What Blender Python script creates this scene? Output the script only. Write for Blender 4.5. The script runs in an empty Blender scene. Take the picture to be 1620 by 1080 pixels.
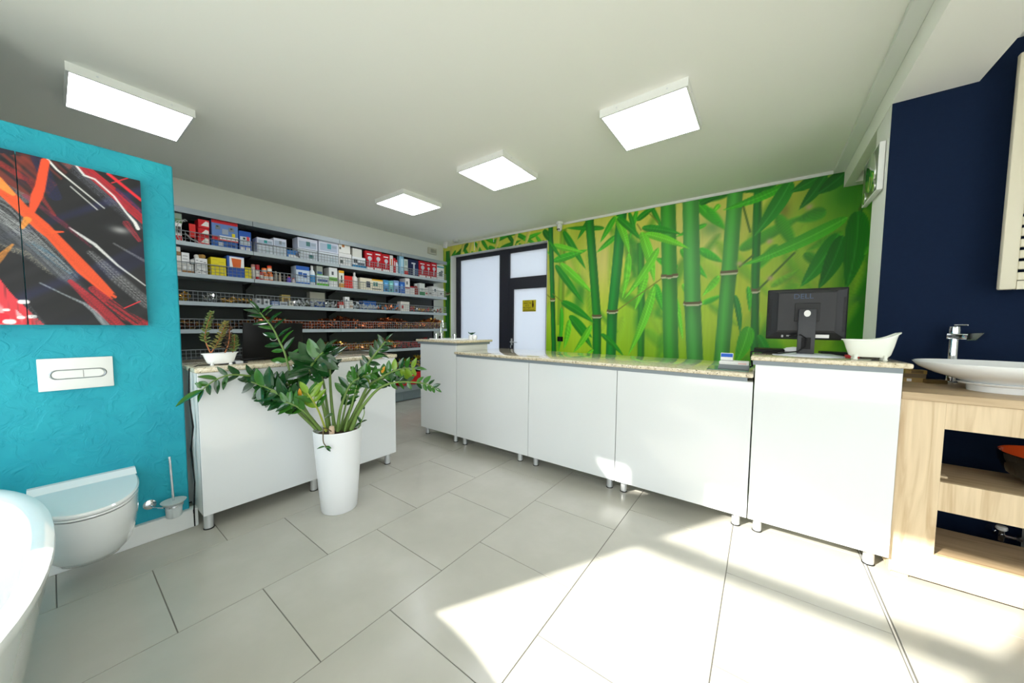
import bpy, bmesh, math, random
import numpy as np
from mathutils import Vector, Matrix

D = bpy.data
SC = bpy.context.scene
COL = SC.collection
RND = random.Random(11)

# ------------------------------------------------------------------ camera
F_PX, CX, CY = 535.77, 815.1, 547.4            # 1620 x 1080 frame
YAW, PITCH, ROLL = math.radians(126.125), math.radians(-3.44), math.radians(0.52)
CAM_H = 1.28
_f = Vector((math.cos(PITCH)*math.cos(YAW), math.cos(PITCH)*math.sin(YAW), math.sin(PITCH)))
_r0 = Vector((math.sin(YAW), -math.cos(YAW), 0.0))
_u0 = _r0.cross(_f)
_r = math.cos(ROLL)*_r0 + math.sin(ROLL)*_u0
_u = -math.sin(ROLL)*_r0 + math.cos(ROLL)*_u0
cam_d = D.cameras.new('camera')
cam_d.sensor_fit = 'HORIZONTAL'
cam_d.sensor_width = 36.0
cam_d.lens = 36.0*F_PX/1620.0
cam_d.shift_x = (810.0-CX)/1620.0
cam_d.shift_y = (CY-540.0)/1620.0
cam_d.clip_start = 0.02
cam = D.objects.new('camera', cam_d)
COL.objects.link(cam)
cam.matrix_world = Matrix(((_r.x, _u.x, -_f.x, 0), (_r.y, _u.y, -_f.y, 0), (_r.z, _u.z, -_f.z, CAM_H), (0, 0, 0, 1)))
SC.camera = cam

# ------------------------------------------------------------------ daylight
SUN_EL = math.radians(28.0)
SUN_DIR = Vector((0.5*math.cos(SUN_EL), 0.866*math.cos(SUN_EL), -math.sin(SUN_EL)))
world = D.worlds.new('sky')
SC.world = world
world.use_nodes = True
_bg = world.node_tree.nodes['Background']
_bg.inputs['Color'].default_value = (0.86, 0.93, 1.0, 1)
_bg.inputs['Strength'].default_value = 3.5
sun_d = D.lights.new('sun', 'SUN')
sun_d.energy = 12.0
sun_d.angle = math.radians(0.8)
sun_d.color = (1.0, 0.95, 0.86)
sun = D.objects.new('sun', sun_d)
COL.objects.link(sun)
sun.rotation_euler = SUN_DIR.to_track_quat('-Z', 'Y').to_euler()
sun.location = (-4, -6, 6)

vs = SC.view_settings
vs.view_transform = 'Standard'
vs.look = 'None'
vs.gamma = 1.0
vs.use_curve_mapping = False
vs.exposure = 0.27
SC.cycles.max_bounces = 10
SC.cycles.diffuse_bounces = 6
SC.cycles.glossy_bounces = 4
SC.cycles.use_denoising = True

# ------------------------------------------------------------------ helpers
def at(px, py, X=None, Y=None, Z=None):
    """point of the room seen at a pixel of the 1620x1080 frame, on a plane of the room"""
    d = _f + (px-CX)/F_PX*_r - (py-CY)/F_PX*_u
    if X is not None: t = X/d.x
    elif Y is not None: t = Y/d.y
    else: t = (Z-CAM_H)/d.z
    return Vector((0, 0, CAM_H)) + t*d

def lin(c):
    return tuple((x/255/12.92 if x/255 <= .04045 else ((x/255+.055)/1.055)**2.4) for x in c[:3])

MATS = {}
def P(name, col, rough=.5, metal=0.0, coat=0.0, spec=.5, var=0.0, vscale=20., bump=0.0, bscale=60., emit=0.0, alpha=None, trans=0.0, sheen=0.0, ior=1.45):
    """procedural principled material; col in sRGB 0..255"""
    if name in MATS: return MATS[name]
    m = D.materials.new(name); MATS[name] = m
    m.use_nodes = True
    nt = m.node_tree; b = nt.nodes['Principled BSDF']
    c = lin(col)
    b.inputs['Base Color'].default_value = (*c, 1)
    b.inputs['Roughness'].default_value = rough
    b.inputs['Metallic'].default_value = metal
    b.inputs['Coat Weight'].default_value = coat
    b.inputs['Coat Roughness'].default_value = .03
    b.inputs['Specular IOR Level'].default_value = spec
    b.inputs['Transmission Weight'].default_value = trans
    b.inputs['IOR'].default_value = ior
    if emit:
        b.inputs['Emission Color'].default_value = (*c, 1)
        b.inputs['Emission Strength'].default_value = emit
    tc = None
    if var or bump:
        tc = nt.nodes.new('ShaderNodeTexCoord')
    if var:
        n = nt.nodes.new('ShaderNodeTexNoise'); n.inputs['Scale'].default_value = vscale; n.inputs['Detail'].default_value = 5
        nt.links.new(tc.outputs['Object'], n.inputs['Vector'])
        mx = nt.nodes.new('ShaderNodeMix'); mx.data_type = 'RGBA'
        mx.inputs['A'].default_value = (*[max(0, x*(1-var)) for x in c], 1)
        mx.inputs['B'].default_value = (*[min(1, x*(1+var)) for x in c], 1)
        nt.links.new(n.outputs['Fac'], mx.inputs['Factor'])
        nt.links.new(mx.outputs['Result'], b.inputs['Base Color'])
    if bump:
        n2 = nt.nodes.new('ShaderNodeTexNoise'); n2.inputs['Scale'].default_value = bscale; n2.inputs['Detail'].default_value = 6
        nt.links.new(tc.outputs['Object'], n2.inputs['Vector'])
        bp = nt.nodes.new('ShaderNodeBump'); bp.inputs['Strength'].default_value = bump; bp.inputs['Distance'].default_value = .01
        nt.links.new(n2.outputs['Fac'], bp.inputs['Height'])
        nt.links.new(bp.outputs['Normal'], b.inputs['Normal'])
    return m

def ramp(nt, fac, stops):
    r = nt.nodes.new('ShaderNodeValToRGB')
    e = r.color_ramp.elements
    while len(e) < len(stops): e.new(.5)
    for i, (p, c) in enumerate(stops):
        e[i].position = p; e[i].color = (*lin(c), 1)
    nt.links.new(fac, r.inputs['Fac'])
    return r

class MB:
    """mesh collector; everything added goes into one mesh"""
    def __init__(s, M=None): s.v = []; s.f = []; s.mi = []; s.cur = 0; s.M = M
    def add(s, vs, fs):
        o = len(s.v)
        for p in vs:
            p = Vector(p)
            s.v.append(tuple(s.M @ p) if s.M is not None else tuple(p))
        for f in fs:
            s.f.append(tuple(o+i for i in f)); s.mi.append(s.cur)
        return s
    def box(s, x0, x1, y0, y1, z0, z1, b=0.0, seg=2):
        if b <= 0:
            v = [(x, y, z) for z in (z0, z1) for y in (y0, y1) for x in (x0, x1)]
            return s.add(v, [(0, 2, 3, 1), (4, 5, 7, 6), (0, 1, 5, 4), (2, 6, 7, 3), (0, 4, 6, 2), (1, 3, 7, 5)])
        bm = bmesh.new(); bmesh.ops.create_cube(bm, size=1)
        for q in bm.verts:
            q.co = ((x0+x1)/2+q.co.x*(x1-x0), (y0+y1)/2+q.co.y*(y1-y0), (z0+z1)/2+q.co.z*(z1-z0))
        bmesh.ops.bevel(bm, geom=bm.edges[:], offset=b, segments=seg, profile=.5, affect='EDGES')
        return s.bm(bm)
    def bm(s, bm):
        bm.verts.index_update()
        s.add([q.co.copy() for q in bm.verts], [[q.index for q in f.verts] for f in bm.faces]); bm.free(); return s
    def poly(s, pts): return s.add(pts, [tuple(range(len(pts)))])
    def prism(s, pts, h):
        """closed outline pts (3d list) extruded by vector h"""
        n = len(pts); h = Vector(h)
        v = [Vector(p) for p in pts] + [Vector(p)+h for p in pts]
        return s.add(v, [tuple(range(n))[::-1], tuple(range(n, 2*n))] + [(i, (i+1) % n, n+(i+1) % n, n+i) for i in range(n)])
    def rings(s, rr, cap0=True, cap1=True, closed=True):
        n = len(rr[0]); v = [p for r in rr for p in r]; f = []
        for k in range(len(rr)-1):
            for i in range(n if closed else n-1):
                j = (i+1) % n
                f.append((k*n+i, k*n+j, (k+1)*n+j, (k+1)*n+i))
        if cap0: f.append(tuple(range(n))[::-1])
        if cap1: f.append(tuple(range((len(rr)-1)*n, len(rr)*n)))
        return s.add(v, f)
    def lathe(s, prof, c=(0, 0, 0), n=24, sx=1., sy=1., cap0=True, cap1=True, ax=None):
        c = Vector(c); rr = []
        Q = Vector((0, 0, 1)).rotation_difference(Vector(ax)).to_matrix() if ax is not None else None
        for r, z in prof:
            ring = []
            for i in range(n):
                a = 2*math.pi*i/n
                p = Vector((r*math.cos(a)*sx, r*math.sin(a)*sy, z))
                ring.append(c + (Q @ p if Q is not None else p))
            rr.append(ring)
        return s.rings(rr, cap0, cap1)
    def cyl(s, p0, p1, r, r1=None, n=12):
        p0 = Vector(p0); p1 = Vector(p1)
        return s.lathe([(r, 0), (r if r1 is None else r1, (p1-p0).length)], p0, n, ax=(p1-p0).normalized())
    def tube(s, pts, r, n=6):
        pts = [Vector(p) for p in pts]; rr = []
        t0 = (pts[1]-pts[0]).normalized()
        up = Vector((0, 0, 1)) if abs(t0.z) < .9 else Vector((1, 0, 0))
        nrm = t0.cross(up).normalized()
        for i, p in enumerate(pts):
            a = pts[max(0, i-1)]; b = pts[min(len(pts)-1, i+1)]
            t = (b-a).normalized()
            nrm = (nrm - t*nrm.dot(t)).normalized(); bi = t.cross(nrm)
            q = r[i] if isinstance(r, (list, tuple)) else r
            rr.append([p + q*(math.cos(2*math.pi*k/n)*nrm + math.sin(2*math.pi*k/n)*bi) for k in range(n)])
        return s.rings(rr)
    def sphere(s, c, r, n=12, sz=1.):
        m = n//2
        return s.lathe([(max(1e-4, r*math.sin(math.pi*k/m)), -r*sz*math.cos(math.pi*k/m)) for k in range(m+1)], c, n)
    def build(s, name, mat, parent=None, smooth=None, origin=None):
        me = D.meshes.new(name)
        V = s.v
        if parent is not None: o0 = wloc(parent)
        elif origin is not None: o0 = Vector(origin)
        else:
            a = np.array(V); o0 = Vector(((a[:, 0].min()+a[:, 0].max())/2, (a[:, 1].min()+a[:, 1].max())/2, a[:, 2].min()))
        me.from_pydata([(x-o0.x, y-o0.y, z-o0.z) for x, y, z in V], [], s.f)
        for m in (mat if isinstance(mat, (list, tuple)) else [mat]): me.materials.append(m)
        if any(s.mi): me.polygons.foreach_set('material_index', s.mi)
        if smooth is not None:
            me.polygons.foreach_set('use_smooth', [True]*len(me.polygons))
            me.set_sharp_from_angle(angle=math.radians(smooth))
        bm = bmesh.new(); bm.from_mesh(me); bmesh.ops.recalc_face_normals(bm, faces=bm.faces[:]); bm.to_mesh(me); bm.free()
        me.update()
        o = D.objects.new(name, me); COL.objects.link(o)
        if parent is not None: o.parent = parent
        else: o.location = o0
        return o

def wloc(o):
    v = Vector((0, 0, 0))
    while o is not None: v += o.location; o = o.parent
    return v

def thing(name, label, cat, loc, group=None):
    o = D.objects.new(name, None); COL.objects.link(o); o.location = loc
    o.empty_display_size = .1
    return tag(o, label, cat, group)
def tag(o, label, cat, group=None):
    o['label'] = label; o['category'] = cat
    if group: o['group'] = group
    return o
def struct(o): o['kind'] = 'structure'; return o
def inst(src, name, parent, M):
    """a further piece sharing its mesh, placed by the local matrix M"""
    o = D.objects.new(name, src if isinstance(src, bpy.types.Mesh) else src.data); COL.objects.link(o)
    o.parent = parent; o.matrix_local = M
    return o
def text_mesh(txt, size, M, mb, depth=.0006):
    """lettering as mesh: local x along text, y up"""
    cu = D.curves.new('t', 'FONT'); cu.body = txt; cu.size = size; cu.align_x = 'CENTER'; cu.align_y = 'CENTER'; cu.extrude = depth; cu.resolution_u = 3
    ob = D.objects.new('t', cu); COL.objects.link(ob)
    dg = bpy.context.evaluated_depsgraph_get()
    me = D.meshes.new_from_object(ob.evaluated_get(dg))
    mb.add([M @ v.co for v in me.vertices], [tuple(p.vertices) for p in me.polygons])
    D.objects.remove(ob); D.curves.remove(cu); D.meshes.remove(me)
def frame(o, xd, yd):
    """matrix with origin o, local x along xd, local y along yd"""
    xd = Vector(xd).normalized(); yd = Vector(yd).normalized(); zd = xd.cross(yd)
    return Matrix(((xd.x, yd.x, zd.x, o[0]), (xd.y, yd.y, zd.y, o[1]), (xd.z, yd.z, zd.z, o[2]), (0, 0, 0, 1)))

# ------------------------------------------------------------------ materials
M_white_wall = P('white_wall_paint', (226, 228, 220), .8, bump=.03, bscale=120)
M_ceiling = P('ceiling_paint', (243, 243, 236), .75, bump=.02, bscale=150)
M_navy = P('navy_wall_paint', (13, 29, 54), .8, spec=.15, var=.12, vscale=40, bump=.06, bscale=180)
M_trim = P('white_trim', (228, 230, 226), .5)
M_gloss = P('gloss_white_panel', (224, 227, 228), .12, coat=1.0)
M_grey_trim = P('grey_edge_trim', (128, 138, 144), .35)
M_alu = P('brushed_aluminium', (216, 219, 221), .32, metal=.6)
M_chrome = P('chrome', (225, 228, 232), .06, metal=1.0)
M_black = P('black_plastic', (10, 10, 11), .45, spec=.25)
M_dark = P('dark_plastic', (24, 25, 27), .5, spec=.3)
M_ceramic = P('white_ceramic', (240, 242, 242), .08, coat=.8)
M_acrylic = P('white_acrylic', (238, 241, 241), .1, coat=1.0)
M_anth = P('anthracite_frame', (40, 42, 52), .4)
M_steel = P('grey_shelf_steel', (150, 160, 166), .35, metal=.15)
M_panel = P('grey_shelf_back', (72, 75, 74), .6)
M_wire = P('wire_basket', (150, 155, 158), .35, metal=.4)
M_grout = P('floor_grout', (112, 110, 104), .9)
M_card = P('brown_card', (150, 110, 70), .8)
M_paper = P('white_carton', (226, 226, 224), .55)
M_copper = P('copper', (214, 122, 76), .22, metal=.92)
M_brass = P('brass', (210, 166, 84), .22, metal=.92)

def turquoise():
    m = P('turquoise_plaster', (30, 172, 190), .6)
    nt = m.node_tree; b = nt.nodes['Principled BSDF']
    tc = nt.nodes.new('ShaderNodeTexCoord')
    n = nt.nodes.new('ShaderNodeTexNoise'); n.inputs['Scale'].default_value = 14; n.inputs['Detail'].default_value = 8; n.inputs['Distortion'].default_value = 1.2
    n2 = nt.nodes.new('ShaderNodeTexNoise'); n2.inputs['Scale'].default_value = 5; n2.inputs['Detail'].default_value = 4
    nt.links.new(tc.outputs['Object'], n.inputs['Vector']); nt.links.new(tc.outputs['Object'], n2.inputs['Vector'])
    r = ramp(nt, n2.outputs['Fac'], [(.3, (14, 148, 168)), (.7, (26, 164, 180))])
    nt.links.new(r.outputs['Color'], b.inputs['Base Color'])
    rr = ramp(nt, n.outputs['Fac'], [(.42, (0, 0, 0)), (.5, (120, 120, 120)), (.62, (255, 255, 255))])
    bp = nt.nodes.new('ShaderNodeBump'); bp.inputs['Strength'].default_value = .5; bp.inputs['Distance'].default_value = .004
    nt.links.new(rr.outputs['Color'], bp.inputs['Height']); nt.links.new(bp.outputs['Normal'], b.inputs['Normal'])
    return m
M_turq = turquoise()

def granite():
    m = P('speckled_granite', (200, 190, 165), .07, coat=.6)
    nt = m.node_tree; b = nt.nodes['Principled BSDF']
    tc = nt.nodes.new('ShaderNodeTexCoord')
    n1 = nt.nodes.new('ShaderNodeTexNoise'); n1.inputs['Scale'].default_value = 55; n1.inputs['Detail'].default_value = 6; n1.inputs['Roughness'].default_value = .7
    n2 = nt.nodes.new('ShaderNodeTexNoise'); n2.inputs['Scale'].default_value = 95; n2.inputs['Detail'].default_value = 2
    nt.links.new(tc.outputs['Object'], n1.inputs['Vector']); nt.links.new(tc.outputs['Object'], n2.inputs['Vector'])
    r1 = ramp(nt, n1.outputs['Fac'], [(.3, (150, 132, 104)), (.45, (205, 192, 162)), (.6, (226, 216, 192)), (.75, (190, 180, 155))])
    r2 = ramp(nt, n2.outputs['Fac'], [(.30, (52, 36, 30)), (.36, (255, 255, 255)), (1, (255, 255, 255))])
    mx = nt.nodes.new('ShaderNodeMix'); mx.data_type = 'RGBA'; mx.blend_type = 'MULTIPLY'; mx.inputs['Factor'].default_value = 1
    nt.links.new(r1.outputs['Color'], mx.inputs['A']); nt.links.new(r2.outputs['Color'], mx.inputs['B'])
    nt.links.new(mx.outputs['Result'], b.inputs['Base Color'])
    return m
M_granite = granite()

def wood(name, light, dark, axis):
    m = P(name, light, .45)
    nt = m.node_tree; b = nt.nodes['Principled BSDF']
    tc = nt.nodes.new('ShaderNodeTexCoord'); mp = nt.nodes.new('ShaderNodeMapping')
    sc = [26., 26., 26.]; sc[axis] = 1.6
    mp.inputs['Scale'].default_value = sc
    nt.links.new(tc.outputs['Object'], mp.inputs['Vector'])
    n = nt.nodes.new('ShaderNodeTexNoise'); n.inputs['Scale'].default_value = 1.0; n.inputs['Detail'].default_value = 6; n.inputs['Distortion'].default_value = 1.4
    nt.links.new(mp.outputs['Vector'], n.inputs['Vector'])
    r = ramp(nt, n.outputs['Fac'], [(.3, dark), (.5, light), (.7, tuple(min(255, c+10) for c in light))])
    nt.links.new(r.outputs['Color'], b.inputs['Base Color'])
    return m
M_wood_v = wood('oak_board_upright', (212, 190, 156), (192, 166, 130), 2)
M_wood_h = wood('oak_board_flat', (212, 190, 156), (192, 166, 130), 2)
M_wood_top = wood('oak_top_board', (186, 162, 128), (158, 134, 102), 0)

def tile_mat():
    m = P('grey_porcelain_tile', (172, 170, 160), .28)
    nt = m.node_tree; b = nt.nodes['Principled BSDF']
    tc = nt.nodes.new('ShaderNodeTexCoord'); ge = nt.nodes.new('ShaderNodeObjectInfo')
    ad = nt.nodes.new('ShaderNodeVectorMath'); ad.operation = 'ADD'
    ml = nt.nodes.new('ShaderNodeVectorMath'); ml.operation = 'SCALE'; ml.inputs['Scale'].default_value = 7.0
    nt.links.new(ge.outputs['Location'], ml.inputs[0]); nt.links.new(tc.outputs['Object'], ad.inputs[0]); nt.links.new(ml.outputs['Vector'], ad.inputs[1])
    n = nt.nodes.new('ShaderNodeTexNoise'); n.inputs['Scale'].default_value = 3.2; n.inputs['Detail'].default_value = 7; n.inputs['Roughness'].default_value = .6
    nt.links.new(ad.outputs['Vector'], n.inputs['Vector'])
    r = ramp(nt, n.outputs['Fac'], [(.3, (179, 177, 167)), (.55, (184, 182, 172)), (.75, (189, 187, 178))])
    nt.links.new(r.outputs['Color'], b.inputs['Base Color'])
    r2 = ramp(nt, n.outputs['Fac'], [(.3, (100, 100, 100)), (.7, (140, 140, 140))])
    nt.links.new(r2.outputs['Color'], b.inputs['Roughness'])
    return m
M_tile = tile_mat()

def print_mat(name, rough, coat=0.0):
    m = D.materials.new(name); m.use_nodes = True
    b = m.node_tree.nodes['Principled BSDF']; b.inputs['Roughness'].default_value = rough; b.inputs['Coat Weight'].default_value = coat
    a = m.node_tree.nodes.new('ShaderNodeAttribute'); a.attribute_name = 'print'
    m.node_tree.links.new(a.outputs['Color'], b.inputs['Base Color'])
    return m

# ------------------------------------------------------------------ room
ZC, XL, YG, YF, XR = 2.88, -5.31, 4.77, -1.5, 2.6     # ceiling, shelf wall, mural wall, shop front, right wall
YN, XN = 3.2, .6                                    # navy wall face and its free edge
NX0, NX1, NZ = -5.10, -2.86, 2.657                  # niche of the glazed door in the mural wall

fl = struct(MB().box(XL-.1, XR+.1, YF-.2, YG+.5, -.06, -.0025).build('floor', M_grout))
tile_me = MB().box(-.2982, .2982, -.2982, .2982, -.009, 0, b=.0012, seg=1).build('tile', M_tile, None, origin=(0, 0, 0))
tile_me.parent = fl
TX0, TY0 = -2.502, .2558
first = True
for r in range(-5, 9):
    xc = TX0+.6*r+.3 + (.014 if r >= 5 else 0)
    y = TY0+.2946*r+.3 - 12*.6
    for j in range(24):
        yc = y+.6*j
        if yc+.3 < YF-.1 or yc-.3 > YG+.2: continue
        M = Matrix.Translation(Vector((xc, yc, 0))-fl.location)
        if first: tile_me.matrix_local = M; first = False
        else: inst(tile_me, 'tile', fl, M)
MB().box(.4995, .5065, YF, YN+.3, -.006, .0006).build('expansion_strip', M_alu, fl)

struct(MB().box(XL-.1, XR+.1, YF-.2, YG+.35, ZC, ZC+.1).build('ceiling', M_ceiling))
struct(MB().box(XL-.12, XL, YF-.2, YG+.35, 0, ZC).build('wall_left', M_white_wall))
struct(MB().box(XR, XR+.06, YF-.2, -1.3, 0, ZC).box(XR, XR+.06, 1.2, YG+.35, 0, ZC).box(XR, XR+.06, -1.3, 1.2, 2.4, ZC).box(XR, XR+.06, -1.3, 1.2, 0, .2).build('wall_right', M_white_wall))  # opening is added, out of view, to bring fill light from the right
# mural wall with the niche for the glazed door
wb = struct(MB().box(XL, NX0, YG, YG+.22, 0, ZC).box(NX1, XR, YG, YG+.22, 0, ZC).box(NX0, NX1, YG, YG+.22, NZ, ZC).build('wall_back', M_white_wall))
MB().box(XL, .51, YG-.018, YG, ZC-.03, ZC).build('cornice', M_trim, wb)
# navy wall: a pier whose white end faces the mural passage
wn = struct(MB().box(XN, XR, YN, 3.55, 0, ZC).build('wall_navy', M_white_wall))
MB().box(XN, XR, YN-.004, YN, 0, ZC).build('navy_facing', M_navy, wn)
# boxed beam along the ceiling with its stepped trim
bmz = 2.70
bb = struct(MB().box(.595, .94, YF, 3.55, bmz, ZC).box(.595, .66, 3.55, YG, bmz, ZC).box(.66, .94, YG-.12, YG, bmz, ZC).box(.88, .94, 3.55, YG-.12, bmz, ZC).box(.66, .88, 3.55, YG-.12, bmz+.09, ZC).build('trim_1', M_ceiling))
MB().box(.51, .595, YF, YG-.02, ZC-.035, ZC, b=.004, seg=1).build('step_moulding', M_trim, bb)
# free-standing turquoise wall
XT = -2.87
wt = struct(MB().box(XT-.16, XT, YF+.25, .466, 0, 2.205, b=.006, seg=1).build('wall_turquoise', M_turq))
struct(MB().box(XT-.03, XT+.032, YF+.25, .50, 0, .115, b=.004, seg=1).build('baseboard_turquoise', M_trim))
# added full-height wall, out of view, dark to keep light off the left ceiling
struct(MB().box(-3.62, -3.46, YF, -.16, 0, ZC).build('wall_blocker', P('dark_blocker_wall', (46, 48, 50), .8)))
# shop front behind the camera: glazed openings that let the sun in
ft = .25
front = MB()
def wall_y(mb, y0, y1, x0, x1, z0, z1, holes):
    xs = sorted({x0, x1, *[h[0] for h in holes], *[h[1] for h in holes]}); zs = sorted({z0, z1, *[h[2] for h in holes], *[h[3] for h in holes]})
    for a, b in zip(xs, xs[1:]):
        for c, d in zip(zs, zs[1:]):
            if not any(h[0] <= a and b <= h[1] and h[2] <= c and d <= h[3] for h in holes): mb.box(a, b, y0, y1, c, d)
wall_y(front, YF-.03, YF, XL, XR, 0, ZC, [(-2.56, -1.30, .0, 2.14), (-2.56, -1.30, 2.235, 2.70), (-3.41, -3.08, 2.53, 2.70), (-1.1, 2.3, .3, 2.3)])
wf = struct(front.build('wall_front', M_white_wall))
M_fill_sheet = D.materials.new('translucent_fill_sheet'); M_fill_sheet.use_nodes = True
_n = M_fill_sheet.node_tree; _t = _n.nodes.new('ShaderNodeBsdfTranslucent'); _t.inputs['Color'].default_value = (.80, .82, .84, 1)
_d = _n.nodes.new('ShaderNodeBsdfDiffuse'); _d.inputs['Color'].default_value = (.8, .8, .8, 1)
_m = _n.nodes.new('ShaderNodeMixShader'); _m.inputs[0].default_value = .36
_n.links.new(_d.outputs[0], _m.inputs[1]); _n.links.new(_t.outputs[0], _m.inputs[2]); _n.links.new(_m.outputs[0], _n.nodes['Material Output'].inputs['Surface'])
MB().poly([(-1.12, YF-.04, .28), (2.32, YF-.04, .28), (2.32, YF-.04, 2.32), (-1.12, YF-.04, 2.32)]).build('fill_sheet', M_fill_sheet, wf)  # unseen translucent sheet over an added opening, spreading sunlight as fill
struct(MB().box(-30, 40, -40, YF-.2, -.08, -.06).box(XR+.1, 40, YF-.2, 30, -.08, -.06).build('pavement', P('street_paving', (208, 204, 196), .9)))

# ------------------------------------------------------------------ printed surfaces (flat prints as coloured grids)
class Canvas:
    """a flat print painted on a fine grid in metres: u to the right, v up"""
    def __init__(s, u0, u1, v0, v1, res, base, seed=1):
        s.u0, s.v0, s.res = u0, v0, res
        s.nu = int(round((u1-u0)/res))+1; s.nv = int(round((v1-v0)/res))+1
        s.U, s.V = np.meshgrid(u0+np.arange(s.nu)*res, v0+np.arange(s.nv)*res)
        s.C = np.zeros((s.nv, s.nu, 3)); s.C[:] = np.array(base, float)
        s.rng = np.random.RandomState(seed)
    def noise(s, su, sv, ang=0.0):
        """smooth value noise -1..1, cell sizes in metres, axes turned by ang"""
        ca, sa = math.cos(ang), math.sin(ang)
        a = ((s.U-s.u0)*ca + (s.V-s.v0)*sa)/su + 100; b = (-(s.U-s.u0)*sa + (s.V-s.v0)*ca)/sv + 100
        T = s.rng.rand(512, 512)*2-1
        i = np.floor(a).astype(int); j = np.floor(b).astype(int); fa = a-i; fb = b-j
        fa = fa*fa*(3-2*fa); fb = fb*fb*(3-2*fb)
        g = lambda x, y: T[x % 512, y % 512]
        return (g(i, j)*(1-fa)+g(i+1, j)*fa)*(1-fb)+(g(i, j+1)*(1-fa)+g(i+1, j+1)*fa)*fb
    def win(s, u0, u1, v0, v1):
        a = max(0, int((u0-s.u0)/s.res)-1); b = min(s.nu, int((u1-s.u0)/s.res)+3)
        c = max(0, int((v0-s.v0)/s.res)-1); d = min(s.nv, int((v1-s.v0)/s.res)+3)
        return (slice(c, max(c, d)), slice(a, max(a, b)))
    def mix(s, w, al, col):
        s.C[w] = s.C[w]*(1-al[..., None]) + np.asarray(col)*al[..., None]
    def blob(s, u, v, ru, rv, col, op=1.):
        w = s.win(u-2*ru, u+2*ru, v-2*rv, v+2*rv)
        q = ((s.U[w]-u)/ru)**2+((s.V[w]-v)/rv)**2
        s.mix(w, np.exp(-q)*op, col)
    def leaf(s, p, q, width, col, soft=0.0, bend=0.0, op=1., rib=True):
        p = np.array(p); q = np.array(q); L = np.linalg.norm(q-p); d = (q-p)/L; n = np.array((-d[1], d[0]))
        hw = width/2; m = hw+abs(bend)*L+2*soft+.02
        w = s.win(min(p[0], q[0])-m, max(p[0], q[0])+m, min(p[1], q[1])-m, max(p[1], q[1])+m)
        du = s.U[w]-p[0]; dv = s.V[w]-p[1]
        t = (du*d[0]+dv*d[1])/L; o = du*n[0]+dv*n[1] - bend*L*4*t*(1-t)
        tc = np.clip(t, 0, 1); prof = hw*1.75*tc**.42*(1-tc)**.85
        sf = max(soft, s.res*.7)
        al = np.clip((prof-np.abs(o))/sf+.5, 0, 1)*((t > -.02) & (t < 1.02))
        k = o/np.maximum(prof, 1e-4)
        c = np.array(col, float)[None, None, :]*(1+.10*np.sign(k)[..., None]*np.minimum(1, np.abs(k))[..., None] + .05*np.sin(k*26)[..., None])
        if rib and soft < .02: c = c + (np.exp(-(o/.007)**2)*26)[..., None]
        s.mix(w, al*op, c)
    def stalk(s, pts, hws, col, nodes=(), soft=0.0):
        pts = sorted(pts, key=lambda p: p[1]); us = [p[0] for p in pts]; vs_ = [p[1] for p in pts]; hw = hws[::1]
        mh = max(hw)*1.3+.05
        w = s.win(min(us)-mh, max(us)+mh, vs_[0], vs_[-1])
        V = s.V[w]; uc = np.interp(V, vs_, us); h = np.interp(V, vs_, hw)
        for nz in nodes: h = h*(1+.16*np.exp(-((V-nz)/.03)**2))
        k = (s.U[w]-uc)/h
        al = np.clip((1-np.abs(k))*h/max(soft, s.res*.8)+.5, 0, 1)
        sh = .80+.30*np.exp(-((k+.2)/.6)**2)
        for nz in nodes: sh = sh*(1-.22*np.clip((nz-V)/.02, 0, 1)*np.exp(-np.clip(nz-V, 0, 9)/.15)) 
        c = np.array(col, float)[None, None, :]*sh[..., None]
        for nz in nodes:
            zz = V-nz-.012*k*k
            c = np.where((np.abs(zz) < .018)[..., None], np.array((96, 84, 44.)), c)
            c = np.where((np.abs(zz+.024) < .010)[..., None], np.array((188, 190, 150.)), c)
        s.mix(w, al, c)
    def stroke(s, pts, width, col, streak=.0, soft=None, op=1.):
        """brush stroke along a polyline; width a number or one per point"""
        pts = np.array(pts, float)
        wd = np.array(width if isinstance(width, (list, tuple)) else [width]*len(pts), float)
        m = wd.max()+.02
        w = s.win(pts[:, 0].min()-m, pts[:, 0].max()+m, pts[:, 1].min()-m, pts[:, 1].max()+m)
        U, V = s.U[w], s.V[w]; best = np.full(U.shape, 9.); off = np.zeros(U.shape); run = np.zeros(U.shape); hh = np.full(U.shape, .01); s0 = 0
        for i in range(len(pts)-1):
            a, b = pts[i], pts[i+1]; L = np.linalg.norm(b-a); d = (b-a)/L
            t = np.clip(((U-a[0])*d[0]+(V-a[1])*d[1]), 0, L)
            eu = U-a[0]-t*d[0]; ev = V-a[1]-t*d[1]; e = np.hypot(eu, ev)
            k = e < best
            best = np.where(k, e, best); off = np.where(k, -eu*d[1]+ev*d[0], off); run = np.where(k, s0+t, run); hh = np.where(k, wd[i]/2+(wd[i+1]-wd[i])/2*t/L, hh); s0 += L
        T = s.rng.rand(400)
        sf = soft if soft is not None else s.res
        al = np.clip((hh-best)/sf+.5, 0, 1)
        c = np.array(col, float)[None, None, :]*np.ones(U.shape+(3,))
        if streak:
            st = np.interp((off/(wd.max()/2)+1)*24 % 399, np.arange(400), T)
            st2 = np.interp((run*9+st*20) % 399, np.arange(400), T)
            al = al*np.clip(1-streak*(.9*st+.5*st2)*1.2, 0, 1)
            c = c*(1-.25*streak+.5*streak*st[..., None])
        s.mix(w, al*op, c)
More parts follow.
